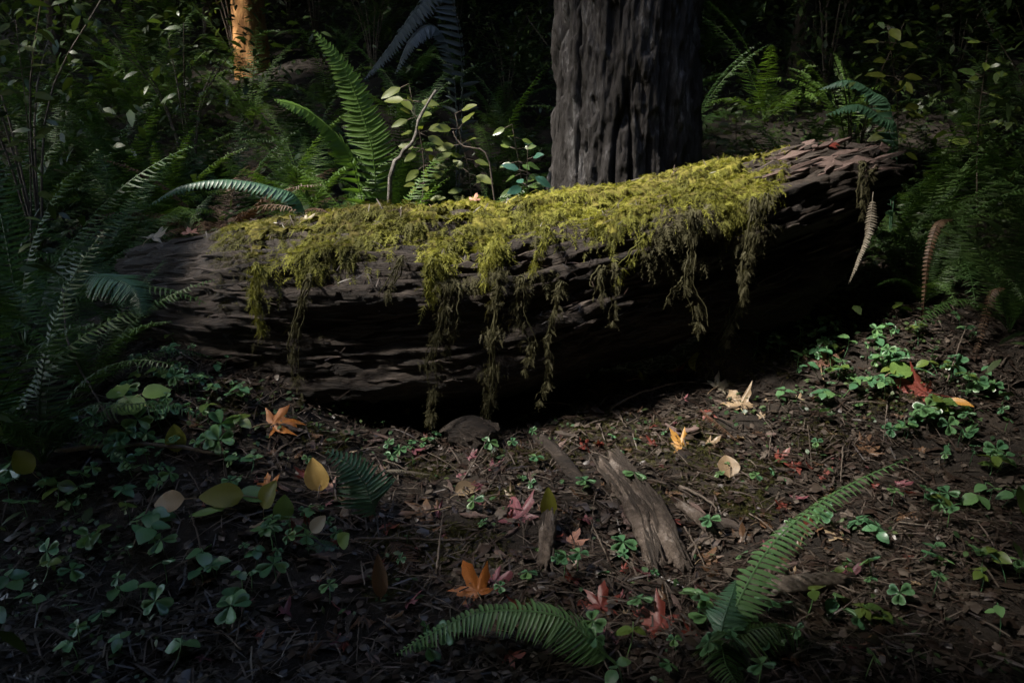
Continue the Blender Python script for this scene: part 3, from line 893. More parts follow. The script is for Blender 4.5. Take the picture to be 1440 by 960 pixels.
b0 = gp(478, 772); Y0 = b0[1]
f4 = thing('lady_fern', 'small feathery blue green fern frond lying left of a pale yellow leaf', 'fern', b0)
hero_frond(f4, [b0] + px_curve([(450, 766, Y0), (410, 778, Y0 - .02), (362, 806, Y0 - .06)]), .05, 22, M_FERNT, .3, .2, .3, .003)
# fern behind the log, left: upright light green fronds
b0 = at(530, 292, 4.25); b0[2] = float(ground(b0[0], b0[1])); Y0 = b0[1]
f5 = thing('sword_fern', 'tall upright sword fern lit yellow green behind the log', 'fern', b0)
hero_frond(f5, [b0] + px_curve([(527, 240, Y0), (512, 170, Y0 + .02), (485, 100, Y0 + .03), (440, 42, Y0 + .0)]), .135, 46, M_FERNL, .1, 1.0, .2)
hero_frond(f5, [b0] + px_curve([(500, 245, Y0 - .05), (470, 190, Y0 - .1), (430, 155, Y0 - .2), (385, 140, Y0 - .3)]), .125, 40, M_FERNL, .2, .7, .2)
for k in range(5):
    M = WM[f5.name] @ Matrix.Rotation(random.uniform(0, 6.28), 4, 'Z') @ Matrix.Scale(random.uniform(.8, 1.05), 4)
    link('frond', FV['light'][k % 2], f5, M)
# pale frond arching over the log's back at the left
b0 = at(445, 305, 4.1); b0[2] = float(ground(b0[0], b0[1])); Y0 = b0[1]
f6 = thing('sword_fern', 'glossy pale fern frond arching low across a dead brown fern', 'fern', b0)
hero_frond(f6, [b0] + px_curve([(425, 290, Y0 - .05), (385, 264, Y0 - .1), (320, 253, Y0 - .15), (255, 262, Y0 - .2), (208, 290, Y0 - .25)]), .075, 48, M_FERNT, .8, .25, .24)
# right: two blue green fronds curling over the broken end of the log
b0 = at(1268, 215, 4.2); b0[2] = float(ground(b0[0], b0[1])); Y0 = b0[1]
f7 = thing('sword_fern', 'blue green fern fronds curling over the broken end of the log', 'fern', b0)
hero_frond(f7, [b0] + px_curve([(1262, 195, Y0), (1240, 165, Y0 - .03), (1205, 147, Y0 - .05), (1160, 162, Y0 - .1)]), .10, 34, M_FERNT, .6, .3, .2)
hero_frond(f7, [b0] + px_curve([(1255, 170, Y0 + .05), (1225, 128, Y0 + .1), (1190, 113, Y0 + .1), (1152, 126, Y0 + .1)]), .09, 32, M_FERNT, .6, .3, .2)
for k in range(5):
    link('frond', FV['green'][k], f7, WM[f7.name] @ Matrix.Rotation(-1.2 + .5 * k, 4, 'Z') @ Matrix.Scale(.9, 4))
# grey branch drooping at the top, built from fern fronds
b0 = at(640, 300, 5.6); b0[2] = float(ground(b0[0], b0[1])); Y0 = b0[1]
f8 = thing('sword_fern', 'drooping grey branch built as blue grey fern fronds left of the fir', 'fern', b0)
hero_frond(f8, [b0] + px_curve([(650, 100, Y0), (625, -20, Y0), (585, 15, Y0 - .05), (545, 70, Y0 - .1), (512, 112, Y0 - .15)]), .15, 60, M_GREY, .5, .5, .18)
hero_frond(f8, [b0] + px_curve([(640, 120, Y0), (615, 40, Y0 - .05), (580, 55, Y0 - .15), (555, 105, Y0 - .2)]), .12, 50, M_GREY, .5, .5, .18)
# dead and pale fronds hanging off the right end
for (spec, W, mat, nm, la) in (
        ([(1228, 270, 3.36), (1222, 320, 3.32), (1207, 362, 3.3), (1192, 402, 3.28)], .024, M_PALE, 'dead_frond', 'pale dry fern frond hanging below the broken end of the log'),
        ([(1350, 310, 3.4), (1322, 312, 3.33), (1306, 355, 3.27), (1300, 415, 3.23), (1296, 470, 3.22)], .02, M_FERND, 'dead_frond', 'reddish dead fern frond hanging right of the pale dry frond'),
        ([(1420, 405, 3.3), (1396, 410, 3.27), (1384, 450, 3.25), (1372, 495, 3.2), (1362, 525, 3.2)], .022, M_FERND, 'dead_frond', 'thin grey dead fern frond leaning over the sorrel bank'),
        ([(548, 772, 2.18), (560, 800, 2.14), (572, 840, 2.09), (564, 872, 2.05)], .055, M_FERND, 'dead_frond', 'curled brown dead fern frond on the soil beside a tan leaf'),
        ([(528, 668, 2.55), (556, 660, 2.6), (610, 668, 2.58)], .022, M_PALE, 'dead_frond', 'short straw coloured fern tip lying on the litter'),
        ([(985, 575, 2.95), (1015, 600, 2.86), (1040, 622, 2.8)], .03, M_FERND, 'dead_frond', 'thin brown fern tip lying below the mossy mound'),
        ([(118, 385, 2.9), (160, 392, 2.8), (190, 410, 2.75), (200, 445, 2.72)], .085, M_FERNT, 'fern_tip', 'single pale fern tip drooping beside the left end of the log')):
    c = px_curve(spec)
    for q in c: q[2] = max(q[2], float(ground(q[0], q[1])) + .012)
    t = thing(nm, la, 'fern frond', c[0])
    hero_frond(t, c, W * 1.25, 38 if Wd(c) > .2 else 24, mat, .3, random.uniform(-.4, .4), .17, .002)
# brown dead fern mound behind the log at the left
for (px, Y, s, la) in ((300, 4.6, .85, 'collapsed brown fern mound behind the left half of the log'), (395, 4.8, .75, 'brown dying fern beside the tall yellow green fern')):
    b = at(px, 300, Y); b[2] = float(ground(b[0], b[1]))
    fern(b, 15, s, 'dead', la, None, 2)
# ferns pressing in at both sides and up the hillside
FL = [(105, 2.75, .7, 10), (20, 2.45, .75, 10), (165, 3.05, .5, 8), (20, 3.0, .95, 12), (90, 3.55, .9, 12), (150, 4.1, .95, 12), (-60, 2.5, .9, 10), (40, 4.6, 1.1, 12), (230, 5.4, 1.1, 12)]
for (px, Y, s, n) in FL:
    b = at(px, 400, Y); b[2] = float(ground(b[0], b[1]))
    fern(b, n, s, 'green', 'dark green sword fern crowding the left end of the log', 'ferns at the left end of the log')
for (px, Y, s, n) in ((1300, 3.5, .5, 10), (1255, 4.05, .6, 10), (1345, 3.75, .8, 12), (1430, 3.3, .8, 11), (1290, 4.5, 1.0, 12), (1400, 4.9, 1.1, 12), (1500, 4.1, 1.0, 10)):
    b = at(px, 400, Y); b[2] = float(ground(b[0], b[1]))
    fern(b, n, s, 'green', 'dark sword fern in the shade past the broken end of the log', 'ferns past the broken end of the log')
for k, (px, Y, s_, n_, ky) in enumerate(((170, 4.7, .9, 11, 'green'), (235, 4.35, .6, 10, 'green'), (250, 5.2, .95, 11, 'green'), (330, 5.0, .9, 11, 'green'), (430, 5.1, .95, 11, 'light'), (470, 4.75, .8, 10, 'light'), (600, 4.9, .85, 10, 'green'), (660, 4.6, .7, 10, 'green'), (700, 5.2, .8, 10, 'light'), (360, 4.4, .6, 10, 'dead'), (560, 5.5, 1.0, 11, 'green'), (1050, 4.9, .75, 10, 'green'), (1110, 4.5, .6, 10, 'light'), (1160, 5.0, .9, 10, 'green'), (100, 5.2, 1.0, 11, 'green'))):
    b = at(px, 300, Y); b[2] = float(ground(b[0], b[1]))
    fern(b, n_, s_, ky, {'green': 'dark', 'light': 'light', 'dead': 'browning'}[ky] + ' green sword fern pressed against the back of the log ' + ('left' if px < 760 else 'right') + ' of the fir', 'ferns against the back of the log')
cand = []
for k in range(1500):
    y = 4.55 + 7.5 * random.random() ** 1.7; x = random.uniform(-.75, .75) * y
    if math.hypot(x - fb[0], y - fb[1]) < .75: continue
    if any(math.hypot(x - a, y - b) < (.40 if y < 7.5 else .62) for a, b in cand): continue
    cand.append((x, y))
    if len(cand) >= 105: break
def hill_label(x, y, what):
    where = ('up the slope left of the orange sunlit trunk' if x < -.30 * y else 'on the slope between the orange sunlit trunk and the fir' if x < .13 * y else 'on the dark slope right of the fir')
    near = 'low' if y < 6.3 else 'high'
    key = random.choice(['green', 'green', 'light']) if what == 'fern' else None
    if what == 'fern':
        return key, ('light' if key == 'light' else 'dark') + ' green sword fern ' + near + ' ' + where, 'hillside ferns ' + near + ' ' + where
    return 'dark leafy shrub ' + where, 'hillside shrubs ' + where
for (x, y) in cand:
    fern((x, y, float(ground(x, y))), 9, random.uniform(.7, 1.05) if y < 6 else random.uniform(.8, 1.2), *hill_label(x, y, 'fern'))

# ------------------------------------------------------------------ shrubs
def leaf_mesh(name, mat, wid=.42, fold=.12, curl=.12, seed=0, n=7, wav=.02):
    r = np.random.default_rng(seed)
    V, F = [], []
    for i in range(n):
        x = i / (n - 1); w = wid * math.sin(math.pi * min(1, x ** .8 * .97 + .015)) ** .8
        z = -curl * x * x
        V += [(x, -w, z + fold * w + wav * r.normal()), (x, -w * .5, z + fold * .45 * w), (x, 0, z), (x, w * .5, z + fold * .45 * w), (x, w, z + fold * w + wav * r.normal())]
    for i in range(n - 1):
        for j in range(4):
            a = 5 * i + j; F.append((a, a + 5, a + 6, a + 1))
    return mesh(name, V, F, mat, True)
LM_SAL = [leaf_mesh('leaf', M_SALAL, .25, seed=k) for k in range(3)]
LM_SALY = [leaf_mesh('leaf', M_SALALY, .23, seed=k) for k in range(3)]
LM_TEAL = [leaf_mesh('leaf', M_TEAL, .24, seed=k) for k in range(3)]
def leaf_at(parent, me, p, d, up, L, W=None):
    d = nrm(d); y = nrm(np.cross(up, d)); z = np.cross(d, y)
    W = L if W is None else W
    return link('leaf', me, parent, basis(d * L, y * W, z * L, p))
def sprig(p, tip, n, L, meshes, label, spread=1.0):
    t = thing('salal_sprig' if meshes is not LM_TEAL else 'laurel_sprig', label, 'shrub', p)
    n = int(n * 2.0)
    c = smooth_curve([p, (np.array(p) + tip) / 2 + [random.uniform(-.12, .12), .05, .06], tip], 12)
    V, F = tube(c, np.linspace(.005, .0015, 12), 6); wpart('stem', V, F, M_TWIG, t)
    for k in range(n):
        f = .45 + .55 * k / max(1, n - 1); q = c[min(11, int(f * 11))]
        a = k * 2.4 + random.uniform(-.3, .3)
        d = np.array([math.cos(a) * spread, math.sin(a) * spread * .6 - .25, random.uniform(-.5, .45)])
        l = random.uniform(.55, 1.0) * L * .85
        q2 = q + nrm(d) * L * .35
        V, F = tube([q, (q + q2) / 2, q2], .0018, 4); wpart('petiole', V, F, M_TWIG, t)
        leaf_at(t, random.choice(meshes), q2, d, np.array([.4 * random.gauss(0, 1), -1.0 + .3 * random.gauss(0, 1), .8]), l)
    return t
def base_at(px, Y):
    b = at(px, 300, Y); b[2] = float(ground(b[0], b[1])); return b
sprig(base_at(572, 4.7), at(575, 118, 4.6), 13, .15, LM_SALY, 'yellow green leafy shrub sprig behind the log between two ferns')
sprig(base_at(640, 4.7), at(640, 160, 4.6), 7, .14, LM_SALY, 'small yellow green sprig between the lit shrub and the fir')
sprig(base_at(745, 4.5), at(742, 205, 4.35), 6, .14, LM_TEAL, 'teal leaved sprig standing against the fir trunk', 1.0)
sprig(base_at(725, 5.0), at(720, 175, 4.9), 9, .14, LM_SAL, 'dark green leafy sprig behind the teal sprig')
sprig(base_at(1255, 4.9), at(1248, 35, 4.8), 8, .16, LM_SALY, 'dull olive leafy sprig rising in the gloom above the broken log end')
sprig(base_at(1035, 5.2), at(1035, 165, 5.1), 8, .11, LM_SALY, 'low sunlit green sprig just right of the fir trunk')
sprig(base_at(25, 3.9), at(22, 28, 3.8), 8, .12, LM_SALY, 'olive leafy sprig above the ferns at the left end of the log')
sprig(base_at(1380, 4.6), at(1390, 60, 4.5), 9, .13, LM_SAL, 'dark leafy sprig past the broken end of the log')
EL_V = np.array([(0, 0, 0), (.35, -.2, .03), (.35, .2, .03), (.72, -.15, 0), (.72, .15, 0), (1, 0, -.08)], float)
EL_F = [np.array([(1, 3, 4, 2)]), np.array([(0, 1, 2), (3, 5, 4)])]
def shrub_mesh(seed, n, rx, h, L):
    g = np.random.default_rng(seed)
    P = g.normal(0, 1, (n, 3)) * [rx * .45, rx * .45, h * .24] + [0, 0, h * .55]
    P = P[P[:, 2] > .05]; n = len(P)
    D = nrm(g.normal(0, 1, (n, 3)) * [1, 1, .5]); N = nrm(g.normal(0, .4, (n, 3)) + [0, 0, 1]); C = nrm(np.cross(N, D)); N = np.cross(D, C)
    return scatter(EL_V, EL_F, P, D, C, N, g.uniform(.6, 1.2, n) * L, .1)
SHM = []
for k in range(4):
    V, F, A = shrub_mesh(500 + k, 900, .75, 1.5, .065); SHM.append(mesh('foliage', V, F, M_SHRUB, False, A))
STM = []
mb = MB()
for k in range(6):
    a = k * 1.05; c = smooth_curve([(0, 0, 0), (.12 * math.cos(a), .12 * math.sin(a), .6), (.4 * math.cos(a), .4 * math.sin(a), 1.0)], 8)
    V, F = tube(c, np.linspace(.007, .002, 8), 5); mb.add(V, F)
stm = mesh('stem', mb.data()[0], mb.data()[1], M_TWIG, True)
def shrub(x, y, s, label, group):
    t = thing('leafy_shrub', label, 'shrub', (x, y, float(ground(x, y))), group)
    M = WM[t.name] @ Matrix.Rotation(random.uniform(0, 6.28), 4, 'Z') @ Matrix.Diagonal((s, s, s * random.uniform(.8, 1.2), 1))
    link('foliage', random.choice(SHM), t, M); link('stem', stm, t, M)
ct = []
for k in range(600):
    y = random.uniform(7.5, 16); x = random.uniform(-.8, .8) * y
    if math.hypot(x - fb[0], y - fb[1]) < 1.2: continue
    if abs(x + 2.75 * y / 9.2) < .5 and y < 9.2 and y > 6.5: continue
    if any(math.hypot(x - a, y - b) < 1.0 for a, b in ct): continue
    ct.append((x, y))
    if len(ct) >= 58: break
for (x, y) in ct: shrub(x, y, random.uniform(.9, 1.6), *hill_label(x, y, 'shrub'))
for (x, y, s) in ((-2.6, 4.4, 1.2), (-3.3, 3.4, 1.3), (2.9, 4.4, 1.1), (3.4, 3.4, 1.3), (2.2, 5.3, 1.1), (-2.2, 5.6, 1.2)):
    shrub(x, y, s, 'dark leafy shrub crowding in beyond one end of the log', 'shrubs at the ends of the log')
# unseen shrubs added left and right of the viewer to darken the near corners
for (x, y, s) in ((-1.95, 1.2, 1.1), (2.0, 1.2, 1.1), (-2.3, 1.7, 1.2), (2.35, 1.7, 1.2), (-1.6, .5, .9), (1.65, .5, .9), (-2.5, 2.2, 1.1), (2.55, 2.2, 1.1)):
    shrub(x, y, s, 'unseen tall dark shrub added beside the clearing to shade the near corners', 'added shade shrubs beside the clearing')

n = 30000
x = rng.uniform(-1, 1, n); y = 4.0 + 10 * rng.random(n) ** 1.9; x = x * (1.0 + .75 * y)
P = np.stack([x, y, ground(x, y) + rng.random(n) ** 2 * .28], -1)
D = nrm(rng.normal(0, 1, (n, 3)) * [1, 1, .5]); N = nrm(rng.normal(0, .5, (n, 3)) + [0, -.2, 1]); C = nrm(np.cross(N, D)); N = np.cross(D, C)
V, F, A = scatter(EL_V, EL_F, P, D, C, N, rng.uniform(.03, .085, n), .1)
tag(link('undergrowth', mesh('undergrowth', V, F, M_SHRUB, False, A)), 'low leafy ground cover spreading over the hillside', 'ground cover', kind='stuff')
# ------------------------------------------------------------------ litter on the floor (uncountable)
def litter():
    n = 80000
    x = rng.uniform(-2.7, 2.7, n); y = rng.uniform(1.25, 4.3, n)
    z = ground(x, y)
    dn = sstep(-.5, .3, fbm(x * 2.2, y * 2.2, s=61, o=3)) * .65 + .35
    k = rng.random(n) < dn; x, y, z = x[k], y[k], z[k]; n = len(x)
    P = np.stack([x, y, z + rng.uniform(0, .012, n)], -1)
    a = rng.random(n) * 2 * np.pi
    D = nrm(np.stack([np.cos(a), np.sin(a), rng.normal(0, .22, n)], -1)); C = nrm(np.cross([0, 0, 1.], D) + rng.normal(0, .25, (n, 3))); N = np.cross(D, C)
    kind = rng.random(n)
    chips = np.array([(-.5, -.28, 0), (.1, -.4, .1), (.55, -.1, .02), (.35, .33, .12), (-.2, .3, .0), (0, 0, .16)], float)
    cf = [np.array([(0, 1, 5), (1, 2, 5), (2, 3, 5), (3, 4, 5), (4, 0, 5)])]
    needle = np.array([(-.5, -.022, 0), (-.5, .022, 0), (0, .03, .06), (0, -.03, .06), (.5, .015, 0), (.5, -.015, 0)], float)
    nf = [np.array([(0, 1, 2, 3), (3, 2, 4, 5)])]
    i1, i2 = kind < .5, kind >= .5
    V1, F1, A1 = scatter(chips, cf, P[i1], D[i1], C[i1], N[i1], rng.uniform(.008, .034, i1.sum()) * (1 + (rng.random(i1.sum()) < .06)))
    V2, F2, A2 = scatter(needle, nf, P[i2] + [0, 0, .003], D[i2], C[i2], N[i2], rng.uniform(.03, .11, i2.sum()))
    return np.vstack([V1, V2]), F1 + [f + len(V1) for f in F2], np.concatenate([A1, A2])
V, F, A = litter()
tag(link('leaf_litter', mesh('leaf_litter', V, F, M_LITTER, False, A)), 'dark mat of needles, bark chips and rotted leaves on the soil', 'litter', kind='stuff')

n = 11000
x = rng.uniform(-2.3, 2.4, n); y = rng.uniform(1.4, 3.7, n)
w_ = np.clip(.10 + .75 * sstep(.35, 1.1, np.abs(x - .1)) + .3 * sstep(2.6, 3.0, y), 0, 1) * sstep(-.08, .2, fbm(x * 3, y * 3, s=141, o=3))
k_ = rng.random(n) < w_; x, y = x[k_], y[k_]; n = len(x)
P = np.stack([x, y, ground(x, y) + rng.random(n) * .03 + .004], -1)
D = nrm(rng.normal(0, 1, (n, 3)) * [1, 1, .35]); N = nrm(rng.normal(0, .35, (n, 3)) + [0, -.1, 1]); C = nrm(np.cross(N, D)); N = np.cross(D, C)
V, F, A = scatter(EL_V * [1, 1.5, 1], EL_F, P, D, C, N, rng.uniform(.010, .030, n), .1)
M_COVER = foliage('ground_cover_leaf', [(.018, .04, .018), (.035, .075, .03), (.06, .11, .04), (.08, .09, .03)], 'attr', .25, .45, .5, 6, .4)
tag(link('ground_cover', mesh('ground_cover', V, F, M_COVER, False, A)), 'tiny leaved ground cover spreading over the litter before the log', 'ground cover', kind='stuff')
def moss_patch(name, spots, label, mat=M_MOSSG, n=900):
    P = []
    for (px, py, r) in spots:
        c = gp(px, py); m = int(n * r)
        a = rng.random(m) * 2 * np.pi; q = rng.random(m) ** .6 * r
        x, y = c[0] + np.cos(a) * q, c[1] + np.sin(a) * q * .8
        P.append(np.stack([x, y, ground(x, y)], -1))
    P = np.concatenate(P); n = len(P)
    D = nrm(np.stack([rng.normal(size=n), rng.normal(size=n), rng.uniform(.2, .9, n)], -1)); C = nrm(np.cross(D, rng.normal(size=(n, 3)))); N = np.cross(C, D)
    V, F, A = scatter(TS_V, TS_F, P, D, C, N, rng.uniform(.015, .035, n), .3)
    tag(link(name, mesh(name, V, F, mat, False, A)), label, 'moss', kind='stuff')
moss_patch('ground_moss', [(655, 775, .14), (640, 745, .09), (1010, 690, .16), (1075, 665, .1), (960, 600, .15), (860, 580, .16), (780, 640, .12), (900, 640, .14), (500, 700, .08), (1050, 715, .1), (700, 700, .06), (545, 830, .08), (330, 560, .12), (1100, 500, .14), (1250, 560, .12), (820, 600, .16), (720, 640, .1), (600, 660, .1), (900, 700, .1), (560, 760, .1), (760, 870, .1), (450, 620, .1), (990, 640, .14), (1150, 620, .12)],
           'low dull green moss patches growing over the soil', n=3400)
# mossy mound below the raised part of the log
mc = gp(1030, 535)
mm = thing('mossy_mound', 'rounded mossy mound propping up the log', 'moss mound', mc)
a, e = np.meshgrid(np.linspace(0, 2 * np.pi, 28, endpoint=False), np.linspace(0, np.pi / 2, 12))
rr_ = 1 + .18 * fbm(np.cos(a) * 2, np.sin(a) * 2, e * 2, s=71, o=3)
MV = np.stack([mc[0] + .14 * rr_ * np.cos(a) * np.cos(e), mc[1] + .12 + .13 * rr_ * np.sin(a) * np.cos(e), mc[2] - .04 + .25 * rr_ * np.sin(e)], -1)
i = np.arange(28 * 12).reshape(12, 28)
wpart('soil_core', MV.reshape(-1, 3), np.stack([i[:-1], np.roll(i[:-1], -1, 1), np.roll(i[1:], -1, 1), i[1:]], -1).reshape(-1, 4), M_SOIL, mm)
n = 900; q = rng.integers(0, 28 * 12, n); Pm = MV.reshape(-1, 3)[q] + rng.normal(0, .008, (n, 3)); Nn = nrm(Pm - (mc + [0, .12, -.05]))
D = nrm(Nn * .5 + rng.normal(0, .5, (n, 3)) + [0, 0, -.3]); C = nrm(np.cross(D, Nn)); N = np.cross(C, D)
V, F, A = scatter(TS_V, TS_F, Pm, D, C, N, rng.uniform(.025, .05, n), .4)
o = wpart('moss_cover', V, F, M_MOSSD, mm, False, A); o['kind'] = 'stuff'

# ------------------------------------------------------------------ sorrel
def heart(name, mat, seed):
    r = np.random.default_rng(seed)
    half = [(0, 0), (.18, .16), (.42, .36), (.68, .48), (.88, .44), (1.0, .28), (.97, .12), (.90, 0)]
    V = []; 
    for (x, w) in half: V.append((x, w * 1.12, .07 * w - .10 * x * x + .015 * r.normal()))
    for (x, w) in half[1:-1]: V.append((x, -w * 1.12, .07 * w - .10 * x * x + .015 * r.normal()))
    V += [(.3, 0, -.02), (.62, 0, -.06)]
    c1, c2 = len(V) - 2, len(V) - 1
    L = [0, 1, 2, 3, 4, 5, 6, 7]; Rr = [0] + list(range(8, 14)) + [7]
    F = []
    for S in (L, Rr):
        for a in range(7):
            F.append((S[a], S[a + 1], c1 if a < 2 else c2))
        F.append((S[2], c2, c1))
    return mesh(name, V, F, mat, True)
HEART = [heart('leaflet', M_SORREL, k) for k in range(4)]
SST = []
for k in range(3):
    c = smooth_curve([(0, 0, 0), (.02, .01 * (k - 1), .5), (0, 0, 1)], 6)
    V, F = tube(c, .02, 4); SST.append(mesh('stem', V, F, M_SORREL, True))
def sorrel(p, s, label, group, tilt=.35, hgt=None):
    h = random.uniform(.03, .075) if hgt is None else hgt
    n = gnormal(p)
    x, y, z = frame(n, random.uniform(0, 6.28))
    M = basis(x, y, z, p)
    t = thing('sorrel_plant', label, 'sorrel', p, group, M)
    link('stem', random.choice(SST), t, M @ Matrix.Diagonal((h, h, h, 1)))
    zz = nrm(np.array([random.gauss(0, tilt), random.gauss(0, tilt) - .1, 1]))
    lx, ly, lz = frame(zz, random.uniform(0, 6.28))
    Mh = M @ basis(lx, ly, lz, (0, 0, h))
    for k in range(3):
        sc = s * random.uniform(.95, 1.2)
        Ml = Mh @ Matrix.Rotation(k * 2.094 + random.uniform(-.15, .15), 4, 'Z') @ Matrix.Rotation(random.uniform(-.1, .3), 4, 'Y') @ Matrix.Diagonal((sc, sc, sc, 1))
        link('leaflet', random.choice(HEART), t, Ml)
NAMED = [(893, 684, .038, 'sorrel sprout lying flat on the upper end of the bark slab'), (820, 694, .036, 'sorrel sprout between the upright oval leaf and the bark slab'),
         (874, 778, .042, 'large lone sorrel sprout left of the bark slab'), (793, 815, .032, 'sorrel sprout under the grey wood stub'),
         (812, 806, .028, 'small pair of sorrel leaflets right below the wood stub'), (898, 866, .034, 'yellowish sorrel sprout beside the dark red maple leaf'),
         (996, 752, .034, 'sorrel sprout at the right edge of the bark slab'), (692, 646, .030, 'sorrel sprout below the longest moss strand'),
         (755, 656, .026, 'tiny sorrel sprout between the wood block and the bark slab'), (383, 768, .034, 'round sorrel sprout below the salal leaves'),
         (990, 872, .04, 'sorrel sprout at the foot of the long bright fern frond'), (1080, 868, .04, 'sorrel sprout under the drooping foreground frond'),
         (600, 930, .036, 'dim sorrel sprout below the arched dark green frond'), (632, 906, .036, 'dim sorrel sprout tucked under the arched dark green frond'),
         (665, 720, .03, 'small sorrel sprout near the pale crumpled leaf'), (485, 580, .034, 'sorrel sprout standing alone against the dark log hollow'),
         (742, 820, .028, 'small sorrel sprout right of the orange maple leaf')]
for (px, py, s, la) in NAMED:
    sorrel(gp(px, py), s, la, None, .25)
for (px, py) in ((545, 632), (560, 642), (578, 630), (600, 625), (612, 618), (628, 606), (548, 650)):
    sorrel(gp(px, py), .024, 'small sorrel in the row of sprouts beside the wood block', 'row of sorrel beside the wood block', .5, .03)
SEED = [leaf_mesh('leaf', m_, w_, .12, .2, k) for k, (m_, w_) in enumerate(((M_SORREL, .40), (M_SALAL, .36), (M_SORREL, .33)))]
def seedling(p, L, label, group):
    t = thing('seedling', label, 'seedling', p, group)
    h = random.uniform(.04, .10); tip = np.array(p) + [random.gauss(0, .02), random.gauss(0, .02), h]
    V, F = tube(smooth_curve([p, (np.array(p) + tip) / 2 + [.006, 0, 0], tip], 6), .0016, 4); wpart('stem', V, F, M_SORREL, t)
    o0 = random.uniform(0, 6.28); n_ = random.choice([2, 3, 3, 4, 5]); me = random.choice(SEED)
    for k in range(n_):
        a = o0 + k * 6.283 / n_ + random.uniform(-.4, .4)
        leaf_at(t, me, tip - [0, 0, random.uniform(0, .3) * h], np.array([math.cos(a), math.sin(a), random.uniform(-.35, .35)]), np.array([random.gauss(0, .25), random.gauss(0, .25) - .1, 1]), L * random.uniform(.7, 1.15))
def patch(n, cx, cy, sx, sy, s, label, group, lo=.03):
    for k in range(n):
        px, py = random.gauss(cx, sx), random.gauss(cy, sy)
        if not (-30 < px < 1470 and 430 < py < 985): continue
        if random.random() < .3:
            seedling(gp(px, py), s * random.uniform(.8, 1.6), label.replace('sorrel with clover shaped leaves', 'broad leaved seedling').replace('sorrel crowded', 'broad leaved seedling'), group.replace('sorrel', 'seedlings'))
        else:
            sorrel(gp(px, py), s * random.choice([.45, .55, .7, .8, .95, 1.15]), label, group, .45, random.uniform(lo, lo + .05))
LR, GR = 'sorrel with clover shaped leaves on the bank under the raised end of the log', 'sorrel on the right bank'
patch(30, 1105, 470, 40, 22, .034, LR, GR)
patch(48, 1195, 520, 55, 36, .036, LR, GR)
patch(44, 1330, 560, 65, 50, .038, LR, GR)
LF2, GF2 = 'sorrel with clover shaped leaves in the deep shade right of the long frond', 'sorrel in the shade right of the long frond'
patch(26, 1370, 680, 60, 50, .04, LF2, GF2)
patch(26, 1280, 850, 110, 65, .04, LF2, GF2)
LL, GL = 'sorrel with clover shaped leaves on the bank below the left end of the log', 'sorrel on the left bank'
patch(40, 270, 555, 60, 30, .034, LL, GL)
patch(28, 270, 640, 70, 26, .038, LL, GL)
LB, GB = 'sorrel with clover shaped leaves in the dark undergrowth left of the salal leaves', 'sorrel in the left undergrowth'
patch(34, 110, 690, 80, 60, .044, LB, GB)
patch(28, 170, 830, 110, 70, .042, LB, GB)
patch(22, 380, 800, 70, 50, .036, LB, GB)
patch(10, 1060, 900, 60, 30, .038, 'sorrel crowded round the foot of the foreground ferns', 'sorrel round the foreground ferns')
patch(8, 900, 920, 70, 24, .034, 'sorrel crowded round the foot of the foreground ferns', 'sorrel round the foreground ferns')

LC2, GC2 = 'tiny sorrel sprout scattered over the litter before the log', 'tiny sorrel on the litter'
for k in range(55):
    px, py = random.gauss(740, 240), random.gauss(690, 85)
    if 330 < px < 1240 and 590 < py < 930: sorrel(gp(px, py), random.uniform(.010, .022), LC2, GC2, .5, random.uniform(.012, .035))
for k in range(90):
    px, py = random.uniform(330, 1250), random.uniform(570, 930)
    p = gp(px, py, .006); x, y, z = frame(nrm(gnormal(p) + rng.normal(0, .2, 3)), random.uniform(0, 6.28)); l = random.uniform(.03, .11)
    o = link('bark_chip', random.choice(WED['wood_splinter' if random.random() < .4 else 'bark_flake']), None, basis(x * l, y * l * random.uniform(.15, .4), z * l * random.uniform(.1, .25), p))
    tag(o, 'loose chip of rotten bark lying in the forest litter', 'bark chip', 'bark chips in the litter')
# ------------------------------------------------------------------ fallen leaves
LOBES = [(0, 1.0), (7, .80), (15, .74), (22, .50), (30, .40), (38, .62), (46, .98), (53, .72), (63, .66), (70, .42), (80, .34), (92, .48), (104, .68), (114, .42), (135, .28), (160, .16), (180, .04)]
def maple_mesh(mat, seed, curl=.25):
    r = np.random.default_rng(seed)
    ang = [(-a, q) for a, q in LOBES[::-1]][:-1] + LOBES[:-1]
    n = len(ang)
    V = [(0, 0, 0)]
    cu = curl * r.uniform(.5, 1.3); ph = r.uniform(0, 6.28)
    for fr in (.35, .7, 1.0):
        for (a, q) in ang:
            qq = q * fr * (1 + .05 * r.normal()) if fr > .9 else q * fr
            x, y = qq * math.cos(R(a)), qq * math.sin(R(a))
            z = cu * (qq ** 2) * math.cos(2 * R(a) + ph) + .10 * qq * math.cos(R(a) * 7.2) * .6 + .03 * r.normal() * fr - .25 * max(0, qq - .6) * r.uniform(0, 1.4)
            V.append((x, y, z))
    F = [(0, 1 + i, 1 + (i + 1) % n) for i in range(n)]
    for k in range(2):
        b = 1 + k * n
        F += [(b + i, b + n + i, b + n + (i + 1) % n, b + (i + 1) % n) for i in range(n)]
    return mesh('blade', V, F, mat, True)
STALK = None
V, F = tube(smooth_curve([(0, 0, 0), (-.4, .03, .06), (-.9, -.06, .02)], 8), .018, 5)
STALKV = (V, F)
